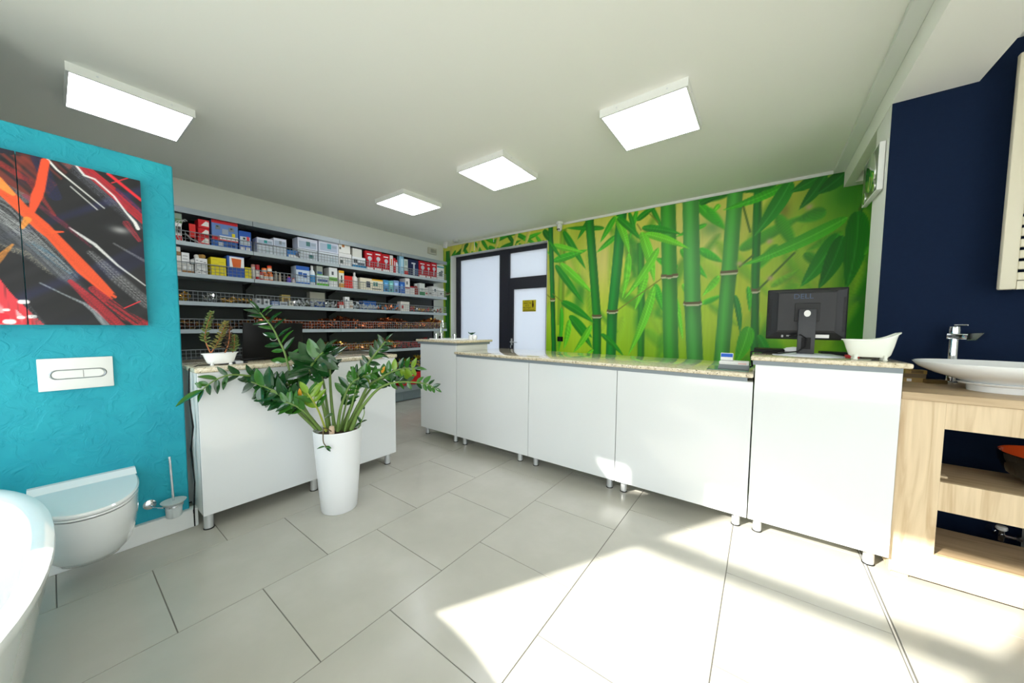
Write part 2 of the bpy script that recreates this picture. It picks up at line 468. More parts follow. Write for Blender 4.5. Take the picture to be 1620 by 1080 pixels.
    def fill(s, poly, col, op=1., tex=None):
        poly = np.array(poly); w = s.win(poly[:, 0].min(), poly[:, 0].max(), poly[:, 1].min(), poly[:, 1].max())
        U, V = s.U[w], s.V[w]; ins = np.zeros(U.shape, bool); n = len(poly)
        for i in range(n):
            a, b = poly[i], poly[(i+1) % n]
            if a[1] == b[1]: continue
            x = a[0]+(V-a[1])/(b[1]-a[1])*(b[0]-a[0])
            ins ^= ((a[1] > V) != (b[1] > V)) & (U < x)
        al = ins*op
        if tex is not None: al = al*tex[w]
        s.mix(w, al*1.0, col)
    def mesh(s, name, to3d, mat, parent, keep=None):
        v = to3d(s.U.ravel(), s.V.ravel()); o0 = np.array(wloc(parent)); v = v-o0
        idx = np.arange(s.nu*s.nv).reshape(s.nv, s.nu)
        q = np.stack([idx[:-1, :-1], idx[:-1, 1:], idx[1:, 1:], idx[1:, :-1]], -1)
        if keep is not None:
            cu = s.U[:-1, :-1]+s.res/2; cv = s.V[:-1, :-1]+s.res/2
            q = q[keep(cu, cv)]
        q = q.reshape(-1, 4)
        me = D.meshes.new(name); me.vertices.add(len(v)); me.vertices.foreach_set('co', v.astype(np.float32).ravel())
        me.loops.add(q.size); me.loops.foreach_set('vertex_index', q.astype(np.int32).ravel())
        me.polygons.add(len(q)); me.polygons.foreach_set('loop_start', np.arange(len(q), dtype=np.int32)*4)
        me.update(); me.validate()
        c = np.clip(s.C.reshape(-1, 3)/255, 0, 1); c = np.where(c <= .04045, c/12.92, ((c+.055)/1.055)**2.4)
        att = me.color_attributes.new('print', 'FLOAT_COLOR', 'POINT')
        att.data.foreach_set('color', np.concatenate([c, np.ones((len(c), 1))], 1).astype(np.float32).ravel())
        me.materials.append(mat)
        o = D.objects.new(name, me); COL.objects.link(o); o.parent = parent
        return o

# ---- bamboo mural on the back wall
def wallpt(px, py):
    p = at(px, py, Y=YG); return (p.x, p.z)
A7 = lambda x, y: wallpt(860+x/3.175, 260+y/3.175)
A8 = lambda x, y: wallpt(1120+x/3.0, 240+y/3.0)
def kpx(c, x, y, sc):
    """metres on the wall for a width of one traced pixel at that place: across, and mean"""
    a, b, e = c(x, y), c(x+1, y), c(x, y+1)
    h = abs(b[0]-a[0]); v = abs(e[1]-a[1])
    return h, math.sqrt(h*v)
cv = Canvas(XL, 1.45, 0, ZC-.012, .0105, (150, 196, 40), 3)
tv = np.clip((cv.V-.6)/2.2, 0, 1)[..., None]
cv.C = np.array((142, 206, 4.))*(1-tv) + np.array((208, 212, 76.))*tv
n1 = cv.noise(.55, .8); n2 = cv.noise(.25, .5)
cv.C += (n1*26)[..., None]*np.array((1.2, .5, .7)) + (n2*12)[..., None]
for (x, y, ru, rv, c) in [(300, 480, .25, .5, (222, 212, 120)), (560, 500, .3, .45, (206, 204, 90)), (690, 300, .3, .5, (214, 208, 110)), (850, 380, .25, .5, (214, 210, 112)),
                          (120, 560, .3, .3, (206, 200, 90)), (560, 830, .35, .3, (150, 200, 20)), (830, 800, .3, .4, (176, 206, 30)), (20, 600, .15, .6, (190, 190, 70))]:
    cv.blob(*A7(x, y), ru, rv, c, .85)
for (x, y, ru, rv, c, o) in [(470, 520, .2, .2, (206, 204, 84), .9), (180, 330, .2, .3, (206, 204, 90), .8), (180, 700, .2, .5, (196, 206, 40), .8), (440, 200, .18, .25, (196, 192, 66), .9),
                             (560, 330, .16, .2, (186, 196, 50), .8), (730, 560, .18, .9, (18, 120, 14), .9), (660, 190, .25, .3, (14, 116, 12), .8), (740, 800, .2, .8, (24, 130, 10), .8), (520, 420, .4, .5, (96, 176, 24), .6), (360, 280, .06, .12, (110, 110, 30), .7),
                             (390, 590, .09, .1, (104, 126, 20), .6), (20, 360, .12, .1, (60, 130, 60), .6), (690, 700, .15, .05, (80, 130, 70), .5)]:
    cv.blob(*A8(x, y), ru, rv, c, o)
# far, out of focus leaves
rg = random.Random(5)
for i in range(46):
    u = rg.uniform(-2.8, .9); v = rg.uniform(.9, 2.8); a = rg.uniform(-2.4, -.5); L = rg.uniform(.4, .9)
    cv.leaf((u, v), (u+L*math.cos(a), v+L*math.sin(a)), rg.uniform(.08, .2), rg.choice([(94, 176, 14), (64, 156, 14), (150, 200, 40), (40, 136, 14)]), soft=.06, op=.6, rib=False)
for (x, y) in ((480, 790), (470, 460), (190, 650), (170, 690), (640, 120)):
    cv.blob(*A7(x, y), .07, .22, (30, 130, 30), .7)
# soft stalks behind
cv.stalk([A7(488, 400), A7(492, 700), A7(488, 985)], [.045]*3, (40, 140, 20), soft=.02)
cv.stalk([A7(100, 330), A7(90, 600), A7(85, 800)], [.05]*3, (120, 170, 30), soft=.05)
G1, G2, G3, G4 = (24, 142, 10), (56, 178, 16), (104, 206, 26), (12, 112, 10)
LA = [((100, 335), (212, 525), 42, G1), ((50, 485), (222, 428), 44, G2), ((60, 505), (200, 697), 42, G1), ((85, 498), (245, 645), 46, G3), ((45, 405), (200, 442), 34, G3),
      ((235, 268), (170, 378), 32, G1), ((305, 320), (112, 320), 32, G1), ((360, 262), (285, 392), 40, G2), ((365, 358), (268, 442), 36, G2),
      ((470, 225), (432, 375), 30, G2), ((540, 210), (600, 330), 30, G1), ((430, 240), (470, 372), 28, G1), ((520, 545), (458, 732), 46, G3), ((560, 600), (605, 745), 46, G2),
      ((690, 425), (822, 572), 55, G2), ((775, 198), (900, 320), 62, G2), ((780, 425), (900, 492), 52, G2), ((880, 560), (798, 662), 38, G3), ((670, 520), (560, 470), 60, G2),
      ((0, 330), (50, 400), 40, G4), ((700, 600), (760, 700), 40, G3), ((660, 660), (700, 880), 36, G3), ((820, 300), (660, 365), 34, G2), ((885, 200), (850, 240), 34, G3), ((790, 700), (890, 660), 34, G3)]
for (p, q, w, c) in LA: cv.leaf(A7(*p), A7(*q), w*kpx(A7, *p, 1)[1], c, soft=.012)
LB0 = [((0, 268), (85, 372), 44, G2), ((100, 200), (-40, 240), 40, G4), ((150, 465), (455, 300), 76, (70, 160, 30)), ((-20, 478), (65, 520), 40, G2), ((50, 600), (0, 665), 34, G3), ((-20, 720), (70, 680), 30, G2),
       ((330, 300), (420, 470), 70, (64, 160, 24)), ((330, 440), (210, 580), 60, (70, 170, 20)), ((460, 480), (560, 560), 60, (60, 150, 24)), ((300, 640), (430, 560), 40, (110, 180, 30)),
       ((560, 280), (420, 330), 90, (60, 150, 30)), ((640, 380), (470, 470), 60, (80, 170, 24))]
for (p, q, w, c) in LB0: cv.leaf(A8(*p), A8(*q), w*kpx(A8, *p, 1)[1], c, soft=.03, rib=False)
# the sharp stalks
def st(conv, pts, hwpx, col, nodes, soft=0.0):
    q = sorted([conv(*p) for p in pts], key=lambda p: p[1])
    top = conv(pts[0][0], pts[0][1]-60); bot = (q[0][0], 0.0)
    q = [bot] + q + [top]; q[0] = (q[1][0]+(q[1][0]-q[2][0])*.6, 0)
    sc_ = 3.175 if conv is A7 else 3.0
    cv.stalk(q, [hwpx*sc_*kpx(conv, *pts[0], 1)[0]]*len(q), col, [conv(*n)[1] for n in nodes], soft)
st(A7, [(36, 330), (46, 680), (52, 940)], 3.6, (10, 124, 34), [(46, 678)])
st(A7, [(232, 300), (248, 500), (268, 765), (268, 950)], 6.6, (16, 134, 26), [(268, 762)])
st(A7, [(392, 250), (370, 500), (345, 740), (338, 955)], 8.2, (14, 142, 40), [(345, 738)])
st(A7, [(625, 190), (632, 560), (640, 980)], 12.0, (58, 160, 40), [(632, 560)])
st(A7, [(738, 170), (748, 700), (760, 985)], 13.0, (74, 166, 66), [(748, 698)])
st(A8, [(130, 190), (100, 570), (62, 1000)], 12.5, (70, 168, 56), [(98, 572)])
st(A8, [(236, 215), (224, 655), (222, 960)], 6.6, (16, 124, 24), [(222, 658)])
# left strip beside the shelves
cv.stalk([(-5.2, 0), (-5.19, 1.5), (-5.17, 2.75)], [.065]*3, (12, 116, 26), [1.92])
cv.leaf((-5.3, 2.8), (-5.26, 2.1), .09, (150, 176, 40)); cv.blob(-5.08, 2.75, .05, .2, (206, 196, 100))
# leaves over the niche
tp = random.Random(9)
for i in range(26):
    u = -4.95+i*.085; z = tp.uniform(2.62, 2.9); a = tp.choice([-.5, -.9, -2.3, -2.6, .2]); L = tp.uniform(.3, .55)
    cv.leaf((u, z), (u+L*math.cos(a), z+L*math.sin(a)), tp.uniform(.07, .12), tp.choice([G1, G2, G4, (34, 146, 20)]), soft=.015)
for (u, z) in ((-4.72, 2.72), (-4.3, 2.74), (-3.85, 2.72), (-3.45, 2.76), (-3.2, 2.74), (-4.5, 2.7)): cv.leaf((u, 2.9), (u-.1, 2.6), .09, (206, 200, 96), soft=.02, rib=False)
# sharp leaves in front of the stalks
LA2 = [((365, 262), (432, 452), 48, G3), ((372, 268), (492, 382), 42, G1), ((468, 282), (572, 205), 40, G1), ((495, 318), (692, 350), 46, G1), ((510, 348), (728, 422), 48, G3), ((492, 340), (556, 592), 62, G3),
       ((428, 448), (395, 672), 44, G3), ((578, 420), (408, 672), 52, G3), ((556, 612), (425, 957), 56, G3), ((90, 688), (252, 795), 48, G1), ((130, 760), (245, 872), 44, G1), ((135, 770), (245, 925), 46, G1),
       ((240, 808), (148, 947), 40, G3), ((90, 718), (75, 942), 28, G2), ((290, 850), (402, 962), 34, G1), ((130, 780), (100, 930), 40, G3), ((250, 930), (215, 950), 18, G3), ((780, 180), (900, 158), 56, G1), ((785, 200), (900, 150), 40, G4)]
for (p, q, w, c) in LA2: cv.leaf(A7(*p), A7(*q), w*kpx(A7, *p, 1)[1], c, bend=.03)
for (p, q) in (((375, 730), (590, 575)), ((470, 300), (490, 330)), ((0, 640), (46, 678)), ((46, 650), (95, 690)), ((530, 245), (575, 290))): cv.stroke([A7(*p), A7(*q)], .014, (120, 130, 30))
LB = [((390, 150), (68, 278), 50, G2), ((395, 138), (218, 402), 78, (30, 140, 24)), ((330, 148), (140, 192), 42, G4), ((545, 105), (388, 195), 66, (20, 120, 14)), ((560, 110), (432, 275), 60, (16, 112, 14)), ((650, 100), (520, 200), 80, (10, 100, 12)),
      ((660, 312), (158, 540), 74, (70, 182, 24)), ((620, 390), (440, 640), 92, (30, 146, 14)), ((640, 400), (525, 650), 84, (14, 118, 10)), ((712, 282), (655, 650), 104, (24, 128, 14)),
      ((128, 680), (152, 862), 28, (20, 130, 30)), ((195, 830), (130, 1005), 70, (70, 180, 20)), ((190, 640), (196, 760), 24, G2), ((238, 868), (300, 1010), 40, G1), ((770, 440), (740, 490), 26, (60, 170, 20)), ((720, 300), (760, 200), 16, G4)]
for (p, q, w, c) in LB: cv.leaf(A8(*p), A8(*q), w*1.25*kpx(A8, *p, 1)[1], c, bend=.03)
for (p, q) in (((150, 545), (215, 490)), ((238, 655), (300, 595)), ((168, 260), (200, 380)), ((410, 480), (290, 600)), ((720, 275), (752, 205))): cv.stroke([A8(*p), A8(*q)], .02, (70, 110, 24))
for (x, y) in ((480, 262), (292, 425), (150, 530), (296, 600)): cv.blob(*A8(x, y), .03, .03, (196, 170, 130), .9)
cv.C *= (1+.02*cv.noise(.02, .3))[..., None]
cv.mesh('bamboo_mural', lambda u, v: np.stack([u, np.full_like(u, YG-.003), v], -1), print_mat('mural_print', .42), wb,
        keep=lambda u, v: ~((u > NX0-.004) & (u < NX1+.004) & (v < NZ+.004)))

# ------------------------------------------------------------------ glazed door in the niche
M_frost = D.materials.new('frosted_white_glass'); M_frost.use_nodes = True
_nt = M_frost.node_tree; _b = _nt.nodes['Principled BSDF']; _o = _nt.nodes['Material Output']
_b.inputs['Base Color'].default_value = (.86, .89, .93, 1); _b.inputs['Roughness'].default_value = .18
_tl = _nt.nodes.new('ShaderNodeBsdfTranslucent'); _tl.inputs['Color'].default_value = (.88, .91, .96, 1)
_mx = _nt.nodes.new('ShaderNodeMixShader'); _mx.inputs[0].default_value = .28
_nt.links.new(_b.outputs[0], _mx.inputs[1]); _nt.links.new(_tl.outputs[0], _mx.inputs[2]); _nt.links.new(_mx.outputs[0], _o.inputs['Surface'])
YD = YG+.15
dr = struct(MB().box(NX0, NX0+.11, YD, YD+.07, 0, NZ).box(-3.955, -3.735, YD-.012, YD+.07, 0, NZ).box(-2.96, NX1, YD, YD+.07, 0, NZ).box(NX0+.11, -2.96, YD, YD+.07, 2.58, NZ)
            .box(-3.735, -2.96, YD, YD+.07, 2.0, 2.135).box(NX0+.11, -3.955, YD, YD+.07, 0, .09).build('door_1', M_anth))
MB().box(NX0+.11, -3.955, YD+.03, YD+.045, .09, 2.58).build('pane', M_frost, dr)
MB().box(-3.735, -2.96, YD+.03, YD+.045, 2.135, 2.58).build('pane', M_frost, dr)
lf = MB().box(-3.735, -3.64, YD-.008, YD+.06, .01, 2.0).box(-3.64, -2.96, YD-.008, YD+.06, 1.93, 2.0).box(-3.64, -2.96, YD-.008, YD+.06, .01, .12).build('door_leaf', M_anth, dr)
MB().box(-3.64, -2.96, YD+.02, YD+.035, .12, 1.93).build('pane', M_frost, lf)
MB().cyl((-3.665, YD-.008, .99), (-3.665, YD-.05, .99), .012).tube([(-3.665, YD-.05, .99), (-3.6, YD-.055, .99), (-3.52, YD-.05, .985)], .009, 8).box(-3.682, -3.648, YD-.014, YD-.008, .93, 1.05).build('handle', M_alu, lf)
MB().box(-3.69, -3.675, YD-.02, YD-.008, .88, .93).build('lock', M_alu, lf)
sg = thing('door_sign', 'yellow notice with dark lettering stuck on the white glass door', 'sign', (-3.31, YD+.018, 1.53))
MB().box(-3.45, -3.17, YD+.016, YD+.019, 1.53, 1.73).build('plate', P('sign_yellow', (205, 190, 20), .5), sg)
tx = MB()
for t, z, sz in (('ACEST', 1.712, .034), ('OBIECTIV', 1.675, .04), ('ESTE', 1.635, .04), ('PROTEJAT', 1.595, .04)): text_mesh(t, sz, frame((-3.35, YD+.0155, z), (1, 0, 0), (0, 0, 1)), tx)
tx.box(-3.435, -3.2, YD+.0152, YD+.016, 1.562, 1.568).box(-3.44, -3.18, YD+.0152, YD+.016, 1.536, 1.548)
tx.build('lettering', P('sign_ink', (50, 44, 10), .6), sg)
MB().box(-3.245, -3.222, YD+.0152, YD+.016, 1.60, 1.70).box(-3.25, -3.215, YD+.0152, YD+.016, 1.625, 1.67).lathe([(.001, 0), (.011, .0), (.011, .001)], (-3.234, YD+.016, 1.71), 10, ax=(0, -1, 0)).build('figure_mark', P('sign_figure', (70, 40, 20), .6), sg)

# ------------------------------------------------------------------ fittings on ceiling and walls
M_led = P('led_diffuser', (246, 248, 255), .5, emit=10.0)
def panel(cx, cy, label):
    t = thing('ceiling_light', label, 'ceiling light', (cx, cy, ZC), 'square led ceiling panels')
    h = .297
    MB().box(cx-h, cx+h, cy-h, cy-h+.014, ZC-.055, ZC).box(cx-h, cx+h, cy+h-.014, cy+h, ZC-.055, ZC).box(cx-h, cx-h+.014, cy-h+.014, cy+h-.014, ZC-.055, ZC).box(cx+h-.014, cx+h, cy-h+.014, cy+h-.014, ZC-.055, ZC).build('frame', M_trim, t)
    MB().box(cx-h+.014, cx+h-.014, cy-h+.014, cy+h-.014, ZC-.053, ZC-.045).build('diffuser', M_led, t)
    for k in (-.17, .17):
        MB().cyl((cx+k, cy-h-.002, ZC-.025), (cx+k, cy-h, ZC-.025), .006, n=8).build('screw', M_alu, t)
        MB().cyl((cx+h, cy+k, ZC-.025), (cx+h+.002, cy+k, ZC-.025), .006, n=8).build('screw', M_alu, t)
ZP = ZC-.055
for px, lab in (((113, 118), (302, 180), (277, 221), (112, 175)), 'square led panel on the ceiling above the turquoise wall and painting'), (((954, 188), (1082, 141), (1104, 203), (995, 237)), 'square led ceiling panel nearest the boxed beam, above the low counter'), \
               (((728, 271), (793, 250), (847, 281), (783, 303)), 'square led panel in the middle of the ceiling row'), (((598, 321), (638, 308), (694, 328), (654, 341)), 'smallest looking square led panel, farthest, in front of the product shelves'):
    q = [at(*p, Z=ZP) for p in px]
    panel(sum(p.x for p in q)/4, sum(p.y for p in q)/4, lab)

t = thing('dome_camera', 'small white dome security camera above the bamboo mural', 'camera', (-2.60, YG-.075, ZC))
MB().lathe([(.058, 0), (.058, -.03), (.05, -.035)], (-2.60, YG-.075, ZC), 20).build('base', M_trim, t, 40)
cbl = MB().lathe([(.04, 0), (.042, -.05), (.036, -.085), (.02, -.105), (.002, -.11)], (-2.60, YG-.075, ZC-.03), 20).build('turret', M_paper, t, 40)
MB().cyl((-2.61, YG-.12, ZC-.115), (-2.625, YG-.108, ZC-.115), .009).cyl((-2.588, YG-.12, ZC-.115), (-2.59, YG-.105, ZC-.115), .009).build('lenses', M_black, cbl)
t = thing('motion_sensor', 'small white motion sensor hanging in the ceiling corner above the shelves', 'sensor', (-5.02, 4.57, ZC))
MB().box(-5.05, -4.99, 4.54, 4.60, ZC-.02, ZC).build('bracket', M_trim, t)
MB().box(-5.052, -4.988, 4.535, 4.585, ZC-.115, ZC-.02, b=.008).build('housing', M_paper, t, 40)
o = MB().lathe([(.06, 0), (.06, -.02), (.05, -.035), (.02, -.04)], (-4.74, 4.57, ZC), 20).build('smoke_detector', P('detector_grey', (196, 198, 196), .5), None, 40)
tag(o, 'flat round smoke detector on the ceiling between sensor and niche', 'detector')
t = thing('junction_box', 'pale rectangular junction box high on the wall above the shelves', 'junction box', (XL, 4.45, 2.66))
MB().box(XL, XL+.05, 4.36, 4.56, 2.66, 2.78, b=.006).build('body', P('box_beige', (200, 198, 182), .5), t, 40)
MB().box(XL+.05, XL+.054, 4.40, 4.48, 2.685, 2.755).box(XL+.05, XL+.054, 4.495, 4.53, 2.69, 2.75).build('cover', P('box_cover', (170, 170, 158), .5), t)
o = MB().tube([(-4.45, YG-.006, ZC-.012), (-4.45, YG-.006, NZ+.03)], .006).tube([(-3.98, YG-.006, ZC-.01), (-3.98, YG-.006, ZC-.1)], .006).build('surface_cable', M_trim, None)
tag(o, 'thin white cables running down the mural above the glazed door', 'cable')
t = thing('wall_socket', 'black wall socket on the bamboo mural right of the glazed door', 'socket', (-2.595, YG, 1.04))
MB().box(-2.645, -2.545, YG-.012, YG-.003, 1.04, 1.115, b=.003).build('plate', M_black, t)
MB().cyl((-2.595, YG-.0125, 1.0775), (-2.595, YG-.012, 1.0775), .022, n=16).build('insert', M_dark, t)

# mirror panel on the end of the pier
t = thing('mirror_panel', 'square white panel with round mirrors hung on the white pier', 'mirror', (.565, 3.47, 2.2))
MB().box(.568, .597, 3.265, 3.69, 2.2, 2.51, b=.003).build('board', M_trim, t)
MB().box(.5665, .568, 3.275, 3.68, 2.21, 2.50).build('face_plate', P('brushed_face', (150, 156, 146), .3, metal=.9), t)
mm = P('mirror_glass', (235, 238, 235), .02, metal=1.0)
for (y, z, r) in ((3.45, 2.37, .128), (3.34, 2.25, .036), (3.61, 2.245, .042)):
    MB().lathe([(r, 0), (r, .004), (r-.004, .006)], (.5665, y, z), 32, ax=(-1, 0, 0)).build('mirror', mm, t, 30)

# ------------------------------------------------------------------ white gloss counters
def cabinet(name, label, x0, x1, y0, y1, ztop, legs, group=None, panels=None):
    t = thing(name, label, 'cabinet', ((x0+x1)/2, (y0+y1)/2, 0), group)
    MB().box(x0+.002, x1-.002, y0+.02, y1, .1, ztop).build('carcass', M_trim, t)
    MB().box(x0+.0015, x1-.0015, y0, y0+.019, .1, ztop, b=.0015, seg=1).build('front_panel', M_gloss, t)
    for lx in legs:
        for ly in (y0+.085, y1-.07):
            lg = MB().cyl((lx, ly, .006), (lx, ly, .1), .023, n=20).build('leg', M_alu, t, 40)
            MB().cyl((lx, ly, 0), (lx, ly, .006), .026, n=20).build('foot', M_dark, lg, 40)
    return t
Y0 = 2.5
ZL, ZT = .952, 1.060
cabinet('tall_cabinet', 'tall gloss white cabinet carrying the sink, left end of the counter', -3.178, -2.592, Y0, 3.0, ZT+.006, (-3.187+.03, -2.685))
cabinet('low_cabinet', 'low gloss white counter unit next to the sink cabinet', -2.588, -1.674, Y0, 3.2, ZL, (-2.545, -1.816), 'low counter units')
cabinet('low_cabinet', 'middle one of the three low gloss white counter units', -1.672, -.873, Y0, 3.2, ZL, (-1.698+.06, -.939), 'low counter units')
cabinet('low_cabinet', 'low gloss white counter unit touching the tall monitor cabinet', -.871, -.033, Y0, 3.2, ZL, (-.826, -.091), 'low counter units')
cabinet('tall_cabinet', 'tall gloss white cabinet under the monitor beside the wooden washstand', -.029, .576, Y0, 3.02, ZT, (.022, .519))

def worktop(label, x0, x1, y0, y1, z, holes=None):
    t = thing('granite_worktop', label, 'worktop', ((x0+x1)/2, (y0+y1)/2, z))
    MB().box(x0+.012, x1-.03, y0+.022, y1-.02, z, z+.026).build('edge_trim', M_grey_trim, t)
    m = MB().box(x0, x1, y0, y1, z+.026, z+.052, b=.009, seg=3).build('slab', M_granite, t, 40)
    return t
worktop('long low speckled granite worktop with the payment terminal on it', -2.598, -.034, Y0-.028, 3.26, ZL)
worktop('short granite worktop with the sink tap at the shelf end', -3.225, -2.552, Y0-.03, 3.05, ZT+.006)
worktop('short granite worktop under the monitor and toy bathtub', -.052, .603, Y0-.03, 3.06, ZT)

# desk in front of the shelves
XD = -2.70
t = thing('desk_cabinet', 'gloss white desk cabinet with the laptop, behind the potted plant', 'cabinet', (-3.0, 1.17, 0))
MB().box(-3.33, XD-.02, .50, 1.838, .1, .98).build('carcass', M_trim, t)
MB().box(XD-.019, XD, .498, 1.84, .1, .98, b=.003, seg=2).build('front_panel', M_gloss, t)
for ly in (.53, 1.145, 1.78):
    for lx in (XD-.05, -3.27):
        lg = MB().cyl((lx, ly, .006), (lx, ly, .1), .024, n=20).build('leg', M_alu, t, 40)
        MB().cyl((lx, ly, 0), (lx, ly, .006), .027, n=20).build('foot', M_dark, lg, 40)
o = MB().box(-3.36, XD+.014, .486, 1.856, .981, 1.013, b=.010, seg=3).build('granite_worktop', M_granite, None, 40)
tag(o, 'granite worktop of the desk carrying laptop and succulent', 'worktop')
ZD = 1.013
# cables beside the desk
cb = MB()
for k, (dy, w) in enumerate(((.0, .006), (.008, .005), (.016, .006))):
    cb.tube([(-2.78, .60, ZD+.006), (-2.78, .52, ZD+.008), (-2.79, .482, ZD-.01), (-2.80-.01*k, .478, .85), (-2.79+.012*k, .484, .65), (-2.81-.01*k, .478, .5), (-2.79, .482, .3), (-2.82, .478, .12), (-2.84-.05*k, .481, .003)], w*.6, 6)
o = cb.build('desk_cables', M_black, None, 60)
tag(o, 'bundle of dark cables hanging down between turquoise wall and desk', 'cable')

# ------------------------------------------------------------------ laptop, succulent and small things on the desk
t = thing('laptop', 'black open laptop seen from behind on the granite desk', 'laptop', (-3.0, .98, ZD))
lm = Matrix.Translation((-2.955, .975, ZD+.014)) @ Matrix.Rotation(math.radians(9), 4, 'Y')
MB().box(-3.2, -2.955, .785, 1.165, ZD+.002, ZD+.020, b=.004).build('base', M_black, t, 40)
lid = MB(lm).box(-.006, .006, -.19, .19, .005, .262, b=.005).build('lid', M_black, t, 40)
rg_ = MB(lm)
n = 28
for a in range(n):
    a0, a1 = 2*math.pi*a/n, 2*math.pi*(a+1)/n
    rg_.add([(.0066, r*math.cos(q)-.005, r*math.sin(q)*.9+.150) for q, r in ((a0, .020), (a1, .020), (a1, .0235), (a0, .0235))], [(0, 1, 2, 3)])
text_mesh('DELL', .017, lm @ frame((.0066, -.005, .150), (0, 1, 0), (0, 0, 1)), rg_)
rg_.build('logo', P('logo_silver', (226, 228, 230), .4), lid)
kb = MB()
for i in range(5):
    for j in range(12): kb.box(-3.18+i*.032, -3.154+i*.032, .81+j*.027, .833+j*.027, ZD+.020, ZD+.0225)
kb.build('keys', M_dark, t)
o = MB().box(-2.86, -2.78, .705, .745, ZD+.001, ZD+.018, b=.003).build('power_adapter', P('silver_plastic', (190, 192, 195), .35), None, 40)
tag(o, 'small silver adapter lying between succulent planter and laptop', 'adapter')
o = MB().box(-2.98, -2.80, .63, .775, ZD+.0005, ZD+.009, b=.003).build('dark_folder', P('dark_blue_plastic', (22, 26, 40), .4), None, 40)
tag(o, 'thin dark blue folder lying under the bathtub planter side', 'folder')
# planter shaped like a small bathtub
def tub_rings(L, W, H, cx, cy, z0, ang, slope_h, M=None, n=36):
    """small slipper tub: rings of rounded outline with one raised end"""
    out = []
    for (kz, kw, kl) in ((0, .62, .66), (.12, .74, .76), (.5, .86, .86), (.85, .95, .94), (1.0, 1.0, 1.0)):
        ring = []
        for i in range(n):
            a = 2*math.pi*i/n; ca, sa = math.cos(a), math.sin(a)
            x = math.copysign(abs(ca)**.8, ca)*L/2*kl; y = math.copysign(abs(sa)**.8, sa)*W/2*kw
            rise = slope_h*max(0, (x/(L/2)+.1)/1.1)**2 if x > -.1*L/2 else 0
            z = H*kz + rise*kz
            ring.append(Vector((cx+x*math.cos(ang)-y*math.sin(ang), cy+x*math.sin(ang)+y*math.cos(ang), z0+z)))
        out.append(ring)
    return out
def small_tub(name, label, L, W, H, cx, cy, z, ang, slope_h, mat, footh):
    t = thing(name, label, 'planter' if 'planter' in name else 'ornament', (cx, cy, z))
    rr = tub_rings(L, W, H, cx, cy, z+footh, ang, slope_h)
    c = Vector((cx, cy, 0))
    lip = [[p + (p-c).normalized()*Vector((1, 1, 0)).length*0.0 + Vector(((p.x-cx)*.06, (p.y-cy)*.06, .001)) for p in rr[-1]]]
    lip2 = [[Vector((cx+(p.x-cx)*1.05, cy+(p.y-cy)*1.05, p.z+.006)) for p in rr[-1]]]
    inn = [[Vector((cx+(p.x-cx)*.90, cy+(p.y-cy)*.88, p.z+.002)) for p in r] for r in reversed(rr[1:])]
    MB().rings(rr+lip+lip2+inn).build('shell', mat, t, 50)
    for sx in (-1, 1):
        for sy in (-1, 1):
            x, y = sx*L*.26, sy*W*.27
            p = Vector((cx+x*math.cos(ang)-y*math.sin(ang), cy+x*math.sin(ang)+y*math.cos(ang), z))
            MB().lathe([(.008, 0), (.011, .004), (.007, .012), (.012, footh+.012)], p, 10).build('foot', mat, t, 50)
    return t
sp = small_tub('succulent_planter', 'white bathtub-shaped planter with reddish succulent stems on the desk', .175, .085, .06, -2.80, .632, ZD, math.radians(88), .006, M_ceramic, .010)
MB().lathe([(.03, 0), (.032, .004)], (-2.80, .632, ZD+.05), 16, sy=1.9).build('soil', P('potting_soil', (70, 55, 42), .95, bump=.5, bscale=200), sp)
M_succ = [P('succulent_green', (118, 140, 70), .5), P('succulent_olive', (150, 146, 80), .5), P('succulent_dark', (90, 66, 40), .5)]
def succ(pts, col, n, ls, low=0.0):
    st_ = MB().tube(pts, [.0022+.0018*(1-i/len(pts)) for i in range(len(pts))], 6).build('stem', P('succulent_stem', (176, 110, 70), .6), sp, 60)
    lm_ = MB(); P3 = [Vector(p) for p in pts]; rr = random.Random(n)
    tot = len(P3)-1
    for i in range(n):
        s_ = low+(1-low)*i/(n-1)*.999; k = int(s_*tot); f = s_*tot-k
        p = P3[k].lerp(P3[k+1], f); a = i*2.4+rr.uniform(-.3, .3); tilt = rr.uniform(.1, .7)
        d = Vector((math.cos(a), math.sin(a), tilt)).normalized(); l = ls*rr.uniform(.7, 1.2)*(1.1-.5*s_); side = d.cross(Vector((0, 0, 1))).normalized(); up = side.cross(d)
        w = l*.36; h = l*.16
        c0, c1, c2 = p+d*l*.05, p+d*l*.6, p+d*l
        lm_.add([c0, c1+side*w, c1+up*h, c1-side*w, c1-up*h, c2], [(0, 1, 2), (0, 2, 3), (0, 3, 4), (0, 4, 1), (5, 2, 1), (5, 3, 2), (5, 4, 3), (5, 1, 4)])
    lm_.build('leaves', col, st_, 60)
zt = ZD+.06
def sq(px, py): return at(px, py, X=-2.80)
succ([sq(333, 558), sq(327, 545), sq(324, 533), sq(326, 521), sq(329, 510), sq(333, 500), sq(335, 493)], M_succ[0], 60, .036, .2)
succ([sq(334, 558), sq(342, 546), sq(348, 534), sq(352, 524), sq(356, 514), sq(358, 509)], M_succ[1], 60, .040, .1)
succ([sq(356, 558), sq(361, 545), sq(363, 533), sq(363, 522), sq(365, 517)], M_succ[2], 40, .032, .1)
succ([sq(368, 558), sq(371, 547), sq(371, 538), sq(371, 530)], M_succ[0], 44, .036, .05)

